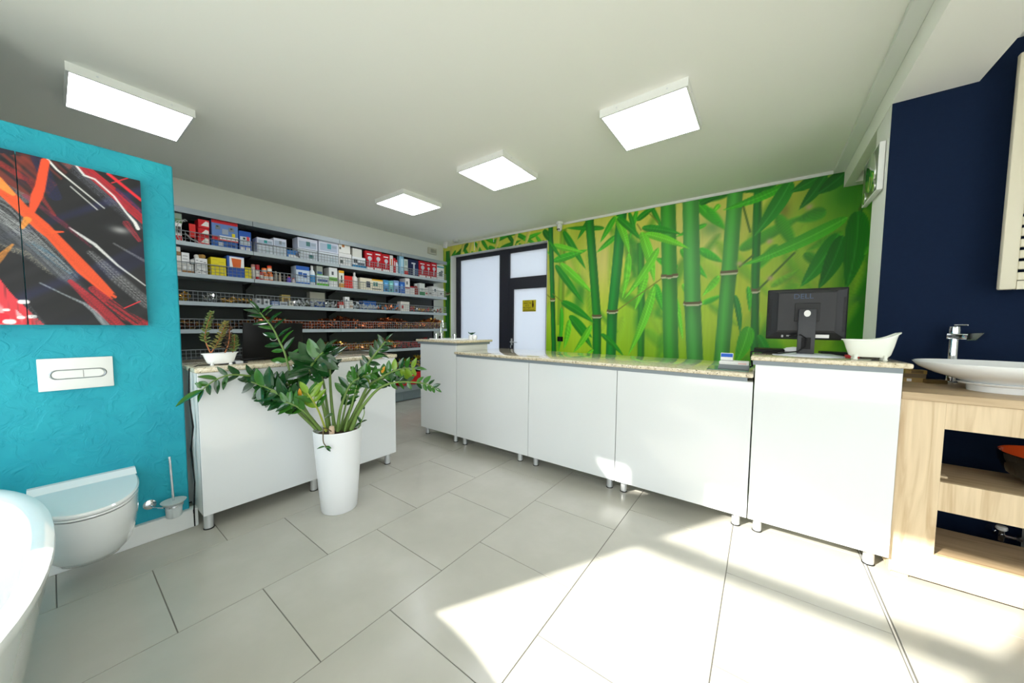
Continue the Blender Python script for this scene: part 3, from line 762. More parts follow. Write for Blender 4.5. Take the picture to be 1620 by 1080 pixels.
# ------------------------------------------------------------------ sink tap, pot plant on the left tall counter
ZTL = ZT+.006+.052
t = thing('inset_sink', 'small white inset sink with chrome valves at the shelf end counter', 'sink', (-2.86, 2.72, ZTL))
MB().box(-3.06, -2.70, 2.53, 2.92, ZTL-.002, ZTL+.012, b=.005).build('rim', M_ceramic, t, 40)
for (x, y) in ((-3.02, 2.60), (-2.72, 2.60), (-3.10, 2.75)):
    MB().lathe([(.012, 0), (.012, .03), (.02, .035), (.02, .055), (.008, .06)], (x, y, ZTL+.01), 14).build('valve', M_chrome, t, 40)
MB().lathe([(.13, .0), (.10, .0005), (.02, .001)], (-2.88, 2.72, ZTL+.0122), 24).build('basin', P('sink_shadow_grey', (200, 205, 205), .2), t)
t = thing('sink_tap', 'tall chrome kitchen tap in front of the green mural strip', 'tap', (-2.97, 2.86, ZTL))
tb = at(697, 533, Y=2.86)
MB().lathe([(.028, 0), (.026, .02), (.016, .03)], (tb.x, 2.86, ZTL), 18).build('base', M_black, t, 40)
MB().tube([(tb.x, 2.86, ZTL+.03), (tb.x+.004, 2.86, ZTL+.1), (tb.x+.008, 2.86, ZTL+.17), (tb.x+.02, 2.86, ZTL+.2), (tb.x+.04, 2.855, ZTL+.205), (tb.x+.055, 2.85, ZTL+.18), (tb.x+.06, 2.85, ZTL+.135)], [.013, .013, .012, .013, .016, .016, .014], 14).build('spout', M_chrome, t, 60)
pp = at(746, 536, Z=ZTL)
t = thing('small_plant_pot', 'tiny white ribbed pot with a green rosette on the left counter', 'plant pot', (-2.55, 2.78, ZTL))
px0 = at(746, 530, Y=2.80).x
MB().lathe([(.030, 0), (.034, .012), (.031, .018), (.034, .03), (.031, .038), (.034, .055)], (px0, 2.80, ZTL), 18).build('pot', M_ceramic, t, 50)
MB().lathe([(.018, 0), (.03, .02), (.03, .04), (.02, .055)], (px0+.045, 2.80, ZTL), 16).build('cup', M_ceramic, t, 50)
rs = MB()
for k in range(18):
    a = k*2.4; r = .006+.0018*k; d = Vector((math.cos(a), math.sin(a), .5)); p = Vector((px0, 2.80, ZTL+.055)); s_ = Vector((-math.sin(a), math.cos(a), 0))
    rs.add([p, p+d*r+s_*.008, p+d*(r+.014)+Vector((0, 0, .012)), p+d*r-s_*.008], [(0, 1, 2, 3)])
rs.build('rosette', P('rosette_green', (40, 92, 56), .5), t)

# ------------------------------------------------------------------ payment terminal on the low counter
ZLW = ZL+.052
t = thing('payment_terminal', 'white payment terminal with blue display on the low granite counter', 'payment terminal', (-.14, 2.66, ZLW))
o = MB().box(-.29, -.06, 2.55, 2.80, ZLW+.0005, ZLW+.006, b=.001, seg=1).build('glass_mat', P('green_glass', (150, 190, 170), .05, trans=.6), None)
tag(o, 'flat greenish glass plate under the payment terminal', 'glass plate')
wz = ZLW+.007
gp = P('terminal_grey', (120, 126, 130), .5)
MB().prism([(-.232, 2.6, wz), (-.222, 2.6, wz+.038), (-.062, 2.6, wz+.030), (-.062, 2.6, wz)], (0, .12, 0)).build('base', gp, t)
MB().box(-.226, -.062, 2.598, 2.722, wz+.028, wz+.05, b=.006).build('body', M_paper, t, 40)
bd = MB(Matrix.Translation((-.187, 2.66, wz+.05)) @ Matrix.Rotation(math.radians(-14), 4, 'X')).box(-.036, .036, -.012, .006, 0, .05, b=.004).build('display_housing', M_paper, t, 40)
MB(Matrix.Translation((-.187, 2.66, wz+.05)) @ Matrix.Rotation(math.radians(-14), 4, 'X')).box(-.033, .033, -.0135, -.012, .022, .045).build('display', P('terminal_blue', (30, 90, 190), .3), bd)
MB().box(-.12, -.075, 2.5972, 2.598, wz+.034, wz+.044).build('sticker', P('sticker_pale_red', (226, 190, 186), .6), t)
o = MB().tube([(-.06, 2.68, ZLW+.02), (-.045, 2.68, ZLW+.03), (-.056, 2.69, ZLW+.09), (-.057, 2.70, ZLW+.12), (-.03, 2.72, ZLW+.125), (.05, 2.76, ZLW+.122), (.14, 2.76, ZLW+.118)], .005, 8).build('terminal_cable', M_black, None, 60)
tag(o, 'black cable climbing from the terminal onto the monitor counter', 'cable')

# ------------------------------------------------------------------ monitor and neighbours on the right tall counter
ZTR = ZT+.052
ym = 2.72
t = thing('monitor', 'black flat monitor seen from behind on the right tall counter', 'monitor', (.215, ym, ZTR))
mx0, mx1 = at(1213, 500, Y=ym).x, at(1341, 500, Y=ym).x
mz0, mz1 = 1.212, 1.522
mc = (mx0+mx1)/2
MB().box(mx0, mx1, ym, ym+.022, mz0, mz1, b=.006).build('bezel', M_black, t, 40)
# moulded back: chamfered hump
bw, bh = (mx1-mx0)/2, (mz1-mz0)/2; zc = (mz0+mz1)/2
def rect(hx, hz, y, dz=0): return [Vector((mc+sx*hx, y, zc+dz+sz*hz)) for sx, sz in ((-1, -1), (1, -1), (1, 1), (-1, 1))]
hump = MB().rings([rect(bw*.985, bh*.975, ym), rect(bw*.95, bh*.92, ym-.012), rect(bw*.74, bh*.80, ym-.030, .012), rect(bw*.70, bh*.72, ym-.034, .012)], cap0=False).build('back_shell', P('monitor_black', (30, 31, 34), .45), t)
vt = MB()
for k in range(52): vt.box(mx0+.022+k*(2*bw-.044)/52, mx0+.022+(k+.55)*(2*bw-.044)/52, ym-.0135, ym-.005, mz1-.026, mz1-.018)
for k in range(30):
    for s_ in (-1, 1): vt.box(mc+s_*bw*.885-.012, mc+s_*bw*.885+.012, ym-.0185, ym-.012, mz0+.05+k*.0068, mz0+.0535+k*.0068)
vt.build('vent_slots', P('vent_black', (8, 8, 9), .6), t)
lg = MB(); text_mesh('DELL', .042, frame((mc-.015, ym-.0345, mz1-.05), (1, 0, 0), (0, 0, 1)), lg, .0008); lg.build('logo', P('logo_blue_grey', (52, 70, 96), .35), t)
MB().box(mc-.052, mc+.064, ym-.040, ym-.030, zc-.045, zc+.065, b=.003).build('mount_recess', P('mount_black', (18, 19, 20), .5), t)
stn = MB().box(mc-.034, mc+.046, ym-.066, ym-.036, ZTR+.006, zc+.028, b=.003).build('stand_column', P('stand_grey', (44, 46, 50), .4), t, 40)
MB().box(mc-.016, mc+.028, ym-.068, ym-.066, ZTR+.045, ZTR+.115).build('cable_slot', M_black, stn)
MB().lathe([(.0155, 0), (.0155, .002)], (mc+.005, ym-.066, zc+.002), 20, sy=1.25, ax=(0, -1, 0)).build('badge', M_paper, stn)
MB().lathe([(.17, 0), (.168, .008), (.12, .016), (.02, .02)], (mc+.02, ym-.0, ZTR), 36, sy=.62).build('stand_base', P('stand_base_silver', (206, 212, 218), .3), t, 40)
MB().box(mc+.05, mc+.11, ym-.0365, ym-.036+.002, mz0+.012, mz0+.032).build('label', M_paper, t)
MB().box(mc-.11, mc-.10, ym-.02, ym-.012, mz0+.012, mz0+.035).box(mc-.085, mc-.065, ym-.02, ym-.012, mz0+.018, mz0+.03).build('ports', P('port_grey', (150, 150, 150), .4), t)
MB().tube([(mc-.07, ym-.02, mz0+.02), (mc-.02, ym-.07, mz0+.03), (mc+.005, ym-.075, mz0+.01), (mc+.006, ym-.074, ZTR+.06), (mc-.03, ym-.08, ZTR+.03), (mc-.12, ym-.06, ZTR+.012), (-.0, ym-.03, ZTR+.01)], .004, 8).build('cable', M_black, t, 60)
o = MB().box(-.045, .12, 2.80, 2.98, ZTR+.004, ZTR+.03, b=.005).build('black_tray', M_black, None, 40)
tag(o, 'flat black tray lying behind the monitor at the counter end', 'tray')
o = MB().lathe([(.05, 0), (.055, .02), (.03, .04), (.005, .046)], (.17, 2.88, ZTR), 20, sx=1.3).build('desk_mouse', P('white_plastic', (222, 224, 226), .35), None, 40)
tag(o, 'rounded white device on the counter behind the monitor stand', 'device')
o = MB().box(.30, .60, 2.86, 2.98, ZTR+.0, ZTR+.022, b=.004).build('keyboard', M_black, None, 40)
tag(o, 'black keyboard lying behind the toy bathtub', 'keyboard')
o = MB().box(.40, .46, 2.76, 2.80, ZTR+.0, ZTR+.014, b=.002).build('red_card_holder', P('red_plastic', (190, 30, 40), .4), None, 40)
tag(o, 'small red plastic piece lying behind the toy bathtub feet', 'card holder')
small_tub('toy_bathtub', 'cream white toy bathtub on four feet on the right counter', .215, .10, .088, .468, 2.60, ZTR, math.radians(2), .042, P('cream_ceramic', (232, 236, 226), .12, coat=.7), .018)

# ------------------------------------------------------------------ wooden washstand
t = thing('washstand', 'light oak washstand with two open shelves under the white basin', 'washstand', (1.1, 2.86, 0))
WX0, WX1, WY, WYB = .582, 1.62, 2.53, YN-.006
MB().box(WX0, .73, WY, WY+.02, .028, .928).build('stile', M_wood_v, t)
MB().box(1.47, WX1, WY, WY+.02, .028, .928).build('stile', M_wood_v, t)
for z0, z1 in ((.80, .928), (.395, .538), (.028, .168)):
    MB().box(.7305, 1.4695, WY, WY+.02, z0, z1).build('rail', M_wood_h, t)
for z in (.52, .15):
    MB().box(WX0+.02, WX1-.02, WY+.02, 2.90, z-.004, z+.0175).build('shelf_board', M_wood_top, t)
for x in (WX0, WX1-.02): MB().box(x, x+.02, WY+.02, WYB, .028, .928).build('side_board', M_wood_v, t)
MB().box(.60, .66, WY+.03, WY+.08, 0, .028).box(1.5, 1.58, WY+.03, WY+.08, 0, .028).box(.60, .66, WYB-.08, WYB-.03, 0, .028).box(1.5, 1.58, WYB-.08, WYB-.03, 0, .028).build('glides', M_wood_v, t)
MB().box(WX0-.002, WX1+.01, WY-.012, WYB, .93, .968, b=.002, seg=1).build('top_board', M_wood_top, t)
ZW = .968
t = thing('vessel_basin', 'wide shallow white oval basin standing on the washstand', 'basin', (.985, 2.85, ZW))
bc = (.985, 2.825, ZW)
MB().lathe([(.115, 0), (.118, .03), (.15, .036), (.155, .045), (.13, .046), (.24, .082), (.30, .112), (.322, .132), (.326, .140), (.320, .143), (.300, .128), (.24, .098), (.12, .066), (.02, .06)], bc, 56, sx=.93, sy=.80).build('bowl', M_ceramic, t, 60)
MB().lathe([(.022, 0), (.022, .004), (.004, .006)], (.985, 2.825, ZW+.061), 20).build('drain', M_chrome, t, 40)
fx, fy = .905, 3.12
t = thing('basin_tap', 'chrome single-lever basin tap behind the white oval basin', 'tap', (fx, fy, ZW))
MB().lathe([(.03, 0), (.03, .006), (.023, .01), (.022, .26)], (fx, fy, ZW), 24).build('body', M_chrome, t, 40)
sm = Matrix.Translation((fx, fy, ZW+.26)) @ Matrix.Rotation(math.radians(-38), 4, 'Z')
MB(sm).box(-.024, .085, -.017, .017, -.004, .030, b=.006).build('spout', M_chrome, t, 40)
MB(sm).prism([(.06, -.018, .032), (.118, -.018, .036), (.09, -.018, -.006), (.055, -.018, -.008)], (0, .036, 0)).build('spout_tip', M_chrome, t)
MB(sm).lathe([(.026, 0), (.027, .02), (.024, .04), (.01, .044)], (0, 0, .03), 24).build('cartridge_cap', M_chrome, t, 40)
MB(sm).box(.0, .055, -.010, .010, .076, .083, b=.002).build('lever', M_chrome, t)
# little gold boxes beside the basin
gb = P('gold_card', (150, 122, 60), .4); gl = P('gold_card_dark', (104, 84, 46), .5)
for k, (x, y, z, rz, lab) in enumerate(((.735, 3.03, 0, .1, 'small gold carton with bar code at the bottom of the stack by the basin'), (.74, 3.035, .027, -.1, 'small gold carton in the middle of the stack by the basin'), (.738, 3.03, .050, .15, 'small gold carton on top of the stack by the basin'), (.815, 3.02, 0, .3, 'small gold carton lying partly under the white basin'))):
    tt = thing('gold_carton', lab, 'carton', (x, y, ZW+z), 'gold cartons by the basin')
    M = Matrix.Translation((x, y, ZW+z)) @ Matrix.Rotation(rz, 4, 'Z')
    MB(M).box(-.045, .045, -.025, .025, .0005, .0225 if k != 0 else .0265).build('box', gb if k % 2 == 0 else gl, tt)
    MB(M).box(-.032 if k == 0 else -.02, -.012 if k == 0 else .03, -.0258, -.025, .004, .02).build('label', M_paper if k == 0 else gl, tt)
# dark basin on the middle shelf
t = thing('dark_basin', 'round black basin glazed orange inside on the washstand shelf', 'basin', (1.10, 2.82, .5375))
MB().lathe([(.07, 0), (.12, .004), (.175, .05), (.198, .10), (.203, .145), (.199, .150)], (1.172, 2.738, .538), 40, cap1=False).build('outside', P('black_glaze', (14, 13, 13), .12, coat=.8), t, 60)
MB().lathe([(.199, .150), (.190, .145), (.180, .10), (.15, .05), (.08, .02), (.01, .016)], (1.172, 2.738, .538), 40, cap0=False).build('inside', P('orange_glaze', (226, 84, 30), .15, coat=.8), t, 60)
o = MB().box(.745, .775, 2.60, 2.64, .538, .55, b=.003).build('wood_peg', M_wood_v, None)
tag(o, 'tiny wooden block lying on the middle washstand shelf', 'block')
# drain fittings on the wall
t = thing('angle_valve', 'chrome angle valve with pale knob below the washstand shelf', 'valve', (1.135, YN-.06, .10))
vx = 1.135; vz = .125
MB().cyl((vx, YN-.005, vz), (vx, YN-.05, vz), .03, .012).cyl((vx, YN-.005, vz), (vx, YN-.10, vz), .011).cyl((vx, YN-.085, vz-.03), (vx, YN-.085, vz+.03), .013).build('body', M_chrome, t, 40)
MB().lathe([(.016, 0), (.022, .008), (.02, .022), (.008, .026)], (vx, YN-.085, vz+.03), 16).build('knob', M_trim, t, 50)
MB().cyl((vx, YN-.085, vz), (vx+.07, YN-.085, vz), .009).lathe([(.014, 0), (.014, .018)], (vx+.05, YN-.085, vz), 6, ax=(1, 0, 0)).build('outlet', M_chrome, t)
t = thing('drain_trap', 'white plastic drain pipe on the navy wall under the basin', 'pipe', (1.285, YN-.08, .02))
MB().cyl((vx+.15, YN-.08, .02), (vx+.15, YN-.08, .5), .035, n=18).build('pipe', M_trim, t, 40)
MB().box(vx+.085, vx+.22, YN-.14, YN-.03, .06, .21, b=.012).build('trap_body', M_trim, t, 40)
MB().cyl((vx+.15, YN-.08, .54), (vx+.15, YN-.08, .80), .035, n=18).build('pipe', M_trim, t, 40)

# ------------------------------------------------------------------ radiator on the navy wall
M_rad = P('cream_radiator', (214, 208, 186), .35)
t = thing('towel_radiator', 'tall cream bar radiator hung on the navy wall', 'radiator', (1.28, 3.09, 1.5))
rx0, rx1, ry = 1.03, 1.53, 3.06
for x in (rx0, rx1-.058): MB().box(x, x+.058, ry, ry+.035, 1.50, 2.735, b=.008).build('upright', M_rad, t, 40)
for k in range(20):
    z = 1.548+k*.0585
    MB().box(rx0+.0575, rx1-.0575, ry+.004, ry+.028, z, z+.042, b=.003, seg=1).build('bar', M_rad, t)
MB().box(rx0+.0575, rx1-.0575, ry+.002, ry+.03, 1.50, 1.544).build('bar', M_rad, t)
for x in (rx0+.03, rx1-.03):
    for z in (1.6, 2.6): MB().cyl((x, ry+.035, z), (x, YN-.004, z), .012).build('bracket', M_chrome, t)

# ------------------------------------------------------------------ toilet on the turquoise wall
TC = .0715; TW = .176
t = thing('wall_toilet', 'white wall-hung toilet with closed lid on the turquoise wall', 'toilet', (XT, TC, .09))
def dout(w, p, z, n=40, x0=XT+.001, sx=.18):
    """D outline: straight from the wall, then half ellipse"""
    r = [(0, -w), (sx*p, -w)]
    m = n-4
    for i in range(m+1):
        a = -math.pi/2+math.pi*i/m
        c, s = math.cos(a), math.sin(a)
        r.append((sx*p+(p-sx*p)*abs(c)**.86, w*math.copysign(abs(s)**.9, s)))
    r += [(sx*p, w), (0, w)]
    return [Vector((x0+a, TC+b, z)) for a, b in r]
MB().rings([dout(.10, .20, .085), dout(.125, .27, .10), dout(.15, .36, .16), dout(.165, .43, .24), dout(.172, .475, .33), dout(.174, .49, .405)]).build('bowl', M_ceramic, t, 60)
MB().rings([dout(.166, .478, .405), dout(.166, .478, .4095)]).build('shadow_gap', M_dark, t)
MB().rings([dout(.174, .492, .4095), dout(.175, .495, .414), dout(.174, .493, .420)]).build('seat', M_ceramic, t, 40)
MB().rings([dout(.168, .482, .420), dout(.168, .482, .4235)]).build('seat_gap', M_dark, t)
MB().rings([dout(.175, .495, .4235), dout(.176, .497, .432), dout(.170, .490, .440), dout(.12, .36, .441)]).build('lid', M_ceramic, t, 40)
MB().prism([(XT+.001, TC-.176, .44), (XT+.001, TC-.176, .462), (XT+.03, TC-.176, .462), (XT+.085, TC-.176, .440)], (0, .352, 0)).build('hinge_ridge', M_ceramic, t)

t = thing('flush_plate', 'white rectangular flush plate on the turquoise wall above the toilet', 'flush plate', (XT, .07, .933))
MB().box(XT+.001, XT+.014, -.05, .191, .933, 1.095, b=.003).build('plate', M_trim, t, 40)
def pill(cy, cz, hl, r, x, n=16):
    return [Vector((x, cy+hl+r*math.cos(a), cz+r*math.sin(a))) for a in [(-math.pi/2+math.pi*i/n) for i in range(n+1)]] + [Vector((x, cy-hl+r*math.cos(a), cz+r*math.sin(a))) for a in [(math.pi/2+math.pi*i/n) for i in range(n+1)]]
MB().rings([pill(.0755, 1.012, .068, .025, XT+.0142), pill(.0755, 1.012, .066, .0225, XT+.017), pill(.0755, 1.012, .064, .0205, XT+.0142)], cap0=False, cap1=False).build('button_ring', P('matt_chrome', (150, 156, 158), .35, metal=.8), t, 40)
MB().rings([pill(.0755, 1.012, .064, .0195, XT+.0142), pill(.0755, 1.012, .063, .0185, XT+.0165)], cap0=False).build('buttons', M_trim, t)
MB().box(XT+.0166, XT+.0172, .089, .0905, .994, 1.03).build('split', M_dark, t)

t = thing('toilet_brush', 'frosted glass toilet brush holder with steel rod beside the toilet', 'toilet brush', (-2.79, .385, .125))
M_fg = P('frosted_glass', (225, 232, 232), .45, trans=.25)
bx, by = -2.785, .385
MB().lathe([(.03, .128), (.034, .132), (.039, .205)], (bx, by, 0), 24).build('cup', M_fg, t, 50)
MB().lathe([(.042, .207), (.055, .222), (.057, .225), (.02, .226)], (bx, by, 0), 24).build('lid', M_fg, t, 50)
MB().lathe([(.0405, 0), (.0425, .0), (.0425, .01), (.0405, .01)], (bx, by, .194), 24, cap0=False, cap1=False).build('ring', M_chrome, t, 40)
rp = at(268, 722, X=bx)
MB().tube([(bx, by, .226), (rp.x, rp.y, rp.z)], .006, 10).build('rod', M_chrome, t, 40)
MB().tube([(bx, by-.041, .199), (bx-.035, by-.075, .204), (XT+.012, by-.085, .21)], .005, 8).build('arm', M_chrome, t, 40)
MB().lathe([(.028, 0), (.028, .008), (.02, .012)], (XT, .297, .213), 24, ax=(1, 0, 0)).build('wall_disc', M_chrome, t, 40)

# ------------------------------------------------------------------ freestanding bathtub
t = thing('bathtub', 'white freestanding oval bathtub cut by the picture edge beside the toilet', 'bathtub', (-1.80, -.45, 0))
TCX, TCY = -1.80, -.445
def ell(a, b, z, n=72, e=.9):
    r = []
    for i in range(n):
        q = 2*math.pi*i/n; c, s = math.cos(q), math.sin(q)
        r.append(Vector((TCX+a*math.copysign(abs(c)**e, c), TCY+b*math.copysign(abs(s)**e, s), z)))
    return r
A, B = .87, .425
MB().rings([ell(A*.78, B*.72, .0), ell(A*.80, B*.75, .03), ell(A*.86, B*.83, .22), ell(A*.93, B*.92, .43), ell(A*.985, B*.985, .565), ell(A, B, .592), ell(A*.998, B*.996, .602), ell(A*.98, B*.965, .606), ell(A*.955, B*.905, .604), ell(A*.945, B*.885, .595), ell(A*.93, B*.85, .54), ell(A*.86, B*.74, .25), ell(A*.76, B*.62, .14), ell(A*.5, B*.4, .12)]).build('shell', M_acrylic, t, 60)
MB().lathe([(.03, 0), (.03, .006), (.01, .008)], (TCX, TCY, .12), 20).build('drain', M_chrome, t, 40)

# ------------------------------------------------------------------ abstract painting, two canvases
PXF = -2.838
def pp3(x, y):
    p = at(x/3.0, 200+y/3.0, X=PXF); return (p.y, p.z)
cp = Canvas(-.52, .327, 1.264, 2.066, .0032, (14, 14, 18), 8)
cp.C += (cp.noise(.03, .25, -.9)*10)[..., None] + np.clip(cp.noise(.06, .4, -.9)-.25, 0, 1)[..., None]*np.array((10, 14, 60.))
A_ = -.86
tx1 = np.clip(.55+.9*cp.noise(.012, .2, A_+1.57), 0, 1)
cp.fill([pp3(-420, 60), pp3(350, 180), pp3(220, 340), pp3(60, 360), pp3(-420, 150)], (124, 42, 30), .85, tx1)
cp.fill([pp3(-200, 80), pp3(240, 150), pp3(160, 260), pp3(-200, 200)], (150, 50, 34), .6, np.clip(.3+cp.noise(.02, .06), 0, 1))
S = lambda pts, w, c, k=0., sf=None, op=1.: cp.stroke([pp3(*p) for p in pts], [q*.00098 for q in w] if isinstance(w, (list, tuple)) else w*.00098, c, k, sf, op)
S([(180, 150), (260, 330)], 44, (20, 24, 76), .5)
S([(-400, 60), (-100, 230), (110, 340)], 46, (126, 130, 134), .6)
S([(-420, 200), (-100, 330), (20, 400), (320, 700)], [100, 110, 105, 70], (166, 170, 172), .75, .02)
S([(-420, 330), (-60, 470), (160, 600), (400, 780)], [90, 90, 70, 30], (98, 104, 112), .75, .02)
S([(-60, 380), (140, 520), (330, 690)], [46, 40, 20], (214, 218, 216), .8)
S([(150, 560), (280, 650), (380, 715)], [34, 40, 24], (40, 110, 150), .9)
S([(-30, 560), (120, 600), (240, 700)], [30, 26, 10], (186, 178, 150), .9)
S([(120, 330), (300, 460), (430, 570)], [18, 22, 8], (150, 30, 66), .6)
S([(-300, 150), (0, 175), (140, 260), (260, 420)], [26, 26, 22, 10], (176, 34, 34), .5)
S([(330, 170), (500, 320), (660, 470)], [60, 66, 40], (128, 128, 142), .75, .012)
S([(380, 180), (560, 330), (700, 452)], [40, 54, 56], (226, 30, 46), .35)
S([(560, 300), (680, 410)], 20, (30, 34, 96), .6)
S([(515, 225), (670, 350)], 15, (228, 34, 48))
S([(600, 460), (660, 540)], [30, 18], (214, 40, 60), .6)
cp.blob(*pp3(570, 492), .035, .02, (150, 150, 150), .9)
S([(430, 600), (560, 720), (700, 840)], [26, 56, 56], (186, 186, 186), .7, .01)
S([(540, 555), (690, 640)], [8, 14], (140, 140, 144), .5)
S([(330, 480), (390, 520), (450, 560), (560, 660), (690, 755)], [4, 12, 14, 9, 5], (232, 232, 230), .2)
S([(362, 186), (400, 232), (450, 250), (540, 330), (600, 410), (640, 455), (655, 485)], [8, 10, 8, 8, 8, 14, 16], (240, 240, 238), .1)
S([(226, 156), (270, 205), (340, 262), (495, 388)], [9, 8, 6, 4], (236, 236, 232))
S([(335, 285), (462, 395)], 4, (226, 226, 222))
S([(-420, 100), (-120, 170), (0, 285), (100, 385), (200, 475), (250, 520), (330, 605), (400, 680), (470, 745), (535, 805)], [60, 60, 50, 42, 52, 44, 50, 56, 46, 30], (246, 84, 30), .12)
S([(-200, 180), (-20, 255), (60, 320)], [40, 44, 16], (252, 160, 66), .3)
S([(215, 165), (205, 215), (190, 290), (175, 330), (150, 405)], [26, 28, 30, 34, 18], (240, 76, 34))
S([(130, 440), (105, 480)], [24, 12], (250, 150, 50), .2); S([(-20, 640), (60, 560)], [26, 8], (240, 150, 50), .4)
S([(250, 500), (300, 500)], [14, 6], (246, 84, 30))
S([(335, 735), (450, 840), (570, 950)], [20, 46, 44], (228, 34, 46), .45)
S([(440, 770), (600, 900), (700, 950)], [30, 50, 56], (226, 32, 44), .5)
for k in range(5): S([(500+k*10, 850-k*14), (640+k*14, 950-k*14)], 5, (20, 16, 18))
S([(590, 862), (664, 830)], 5, (228, 40, 50)); S([(530, 268), (606, 245)], 5, (228, 40, 50))
cp.fill([pp3(-420, 560), pp3(0, 725), (pp3(60, 800)), pp3(215, 945), pp3(-420, 950)], (226, 56, 66), .95, np.clip(1.05+.5*cp.noise(.006, .08), 0, 1))
cp.fill([pp3(-420, 640), pp3(-20, 780), pp3(160, 945), pp3(-420, 950)], (236, 206, 206), .7, np.clip(.2+1.1*cp.noise(.01, .06), 0, 1))
S([(-60, 940), (10, 905)], 40, (220, 30, 48))
for (x, y, r) in ((112, 832, 20), (152, 902, 17), (45, 926, 22), (100, 906, 14), (30, 870, 12), (-60, 900, 20)):
    S([(x-r*.6, y), (x+r*.6, y)], r, (236, 232, 230))
S([(190, 742), (300, 795), (400, 840), (450, 880), (505, 945)], [6, 6, 12, 20, 26], (200, 210, 214), .5)
S([(130, 850), (200, 945)], [16, 30], (90, 90, 96), .7)
M_pt = print_mat('painted_canvas', .55)
M_cv = P('canvas_edge', (20, 18, 20), .7)
for y0, y1, lab in ((-.52, -.0655, 'left canvas of the abstract painting, cut by the picture edge'), (-.0625, .327, 'right canvas of the red, orange and black abstract painting')):
    tt = thing('painting', lab, 'painting', (XT, (y0+y1)/2, 1.264), 'canvases on the turquoise wall')
    MB().box(XT+.001, PXF-.001, y0, y1, 1.264, 2.066).build('stretcher', M_cv, tt)
    c2 = cp
    cp.mesh('canvas', lambda u, v: np.stack([np.full_like(u, PXF), u, v], -1), M_pt, tt, keep=lambda u, v, a=y0, b=y1: (u > a) & (u < b))

# ------------------------------------------------------------------ big potted plant in front of the desk
PC = Vector((-2.345, 1.14, 0))
t_pl = thing('potted_plant', 'large glossy green plant in a tall white pot before the desk', 'potted plant', PC)
MB().lathe([(.108, 0), (.113, .006), (.128, .20), (.143, .42), (.150, .553), (.152, .562), (.148, .566), (.141, .560), (.138, .50), (.02, .495)], PC, 48).build('pot', P('matt_white_pot', (236, 238, 240), .35), t_pl, 50)
MB().lathe([(.1405, .0), (.1405, .004), (.139, .006)], PC+Vector((0, 0, .545)), 40, cap0=False, cap1=False).build('liner', M_dark, t_pl)
sl = MB().lathe([(.139, .525), (.10, .532), (.05, .535), (.005, .537)], PC, 28).build('soil', P('bark_soil', (74, 58, 46), .95, var=.4, vscale=60, bump=1.0, bscale=90), t_pl)
DEP = (PC-Vector((0, 0, 0))).dot(Vector((_f.x, _f.y, 0)).normalized())
def pt(px, py, d=0.0):
    dr = _f + (px-CX)/F_PX*_r - (py-CY)/F_PX*_u
    h = Vector((_f.x, _f.y, 0)).normalized()
    k = (DEP+d)/dr.dot(h)
    if dr.x*k < -2.655: k = -2.655/dr.x            # keep clear of the desk front
    return Vector((0, 0, CAM_H)) + dr*k
MPX = DEP/F_PX
M_lf = [P('leaf_dark_green', (26, 68, 28), .14, coat=.5, var=.15, vscale=8), P('leaf_mid_green', (50, 102, 32), .18, coat=.4, var=.15, vscale=8), P('leaf_yellow_green', (112, 146, 38), .3, coat=.2, var=.15, vscale=8), P('leaf_orange', (214, 150, 30), .5)]
M_stem = P('plant_stem', (104, 132, 62), .4, var=.2, vscale=30)
def leaf_mesh(mat, name):
    rows = []
    for k in range(7):
        s_ = k/6; w = .25*math.sin(math.pi*min(1, s_**.8*.98+.01))**.75; z = -.10*s_*s_ + .03*math.sin(math.pi*s_)
        rows.append([(s_, -w, z+.10*w), (s_, -w*.5, z+.02*w), (s_, 0, z-.035*math.sin(math.pi*s_)), (s_, w*.5, z+.02*w), (s_, w, z+.10*w)])
    v = [p for r in rows for p in r]; f = [(k*5+i, k*5+i+1, k*5+i+6, k*5+i+5) for k in range(6) for i in range(4)]
    n = len(v); v2 = [(x, y, z-.012) for x, y, z in v]
    me = D.meshes.new(name); me.from_pydata(v+v2, [], f+[tuple(n+i for i in reversed(q)) for q in f]); me.materials.append(mat)
    me.polygons.foreach_set('use_smooth', [True]*len(me.polygons)); me.update()
    return me
LM = [leaf_mesh(m, 'leaf') for m in M_lf]
lr = random.Random(21)
def put_leaf(st_, base, d, n, L, W, mi):
    d = d.normalized(); n = (n-d*n.dot(d)).normalized(); y = n.cross(d)
    M = Matrix(((d.x*L, y.x*W*2, n.x*L, 0), (d.y*L, y.y*W*2, n.y*L, 0), (d.z*L, y.z*W*2, n.z*L, 0), (0, 0, 0, 1)))
    M.translation = base-wloc(st_)
    return inst(LM[mi], 'leaf', st_, M)
H_ = Vector((_f.x, _f.y, 0)).normalized()
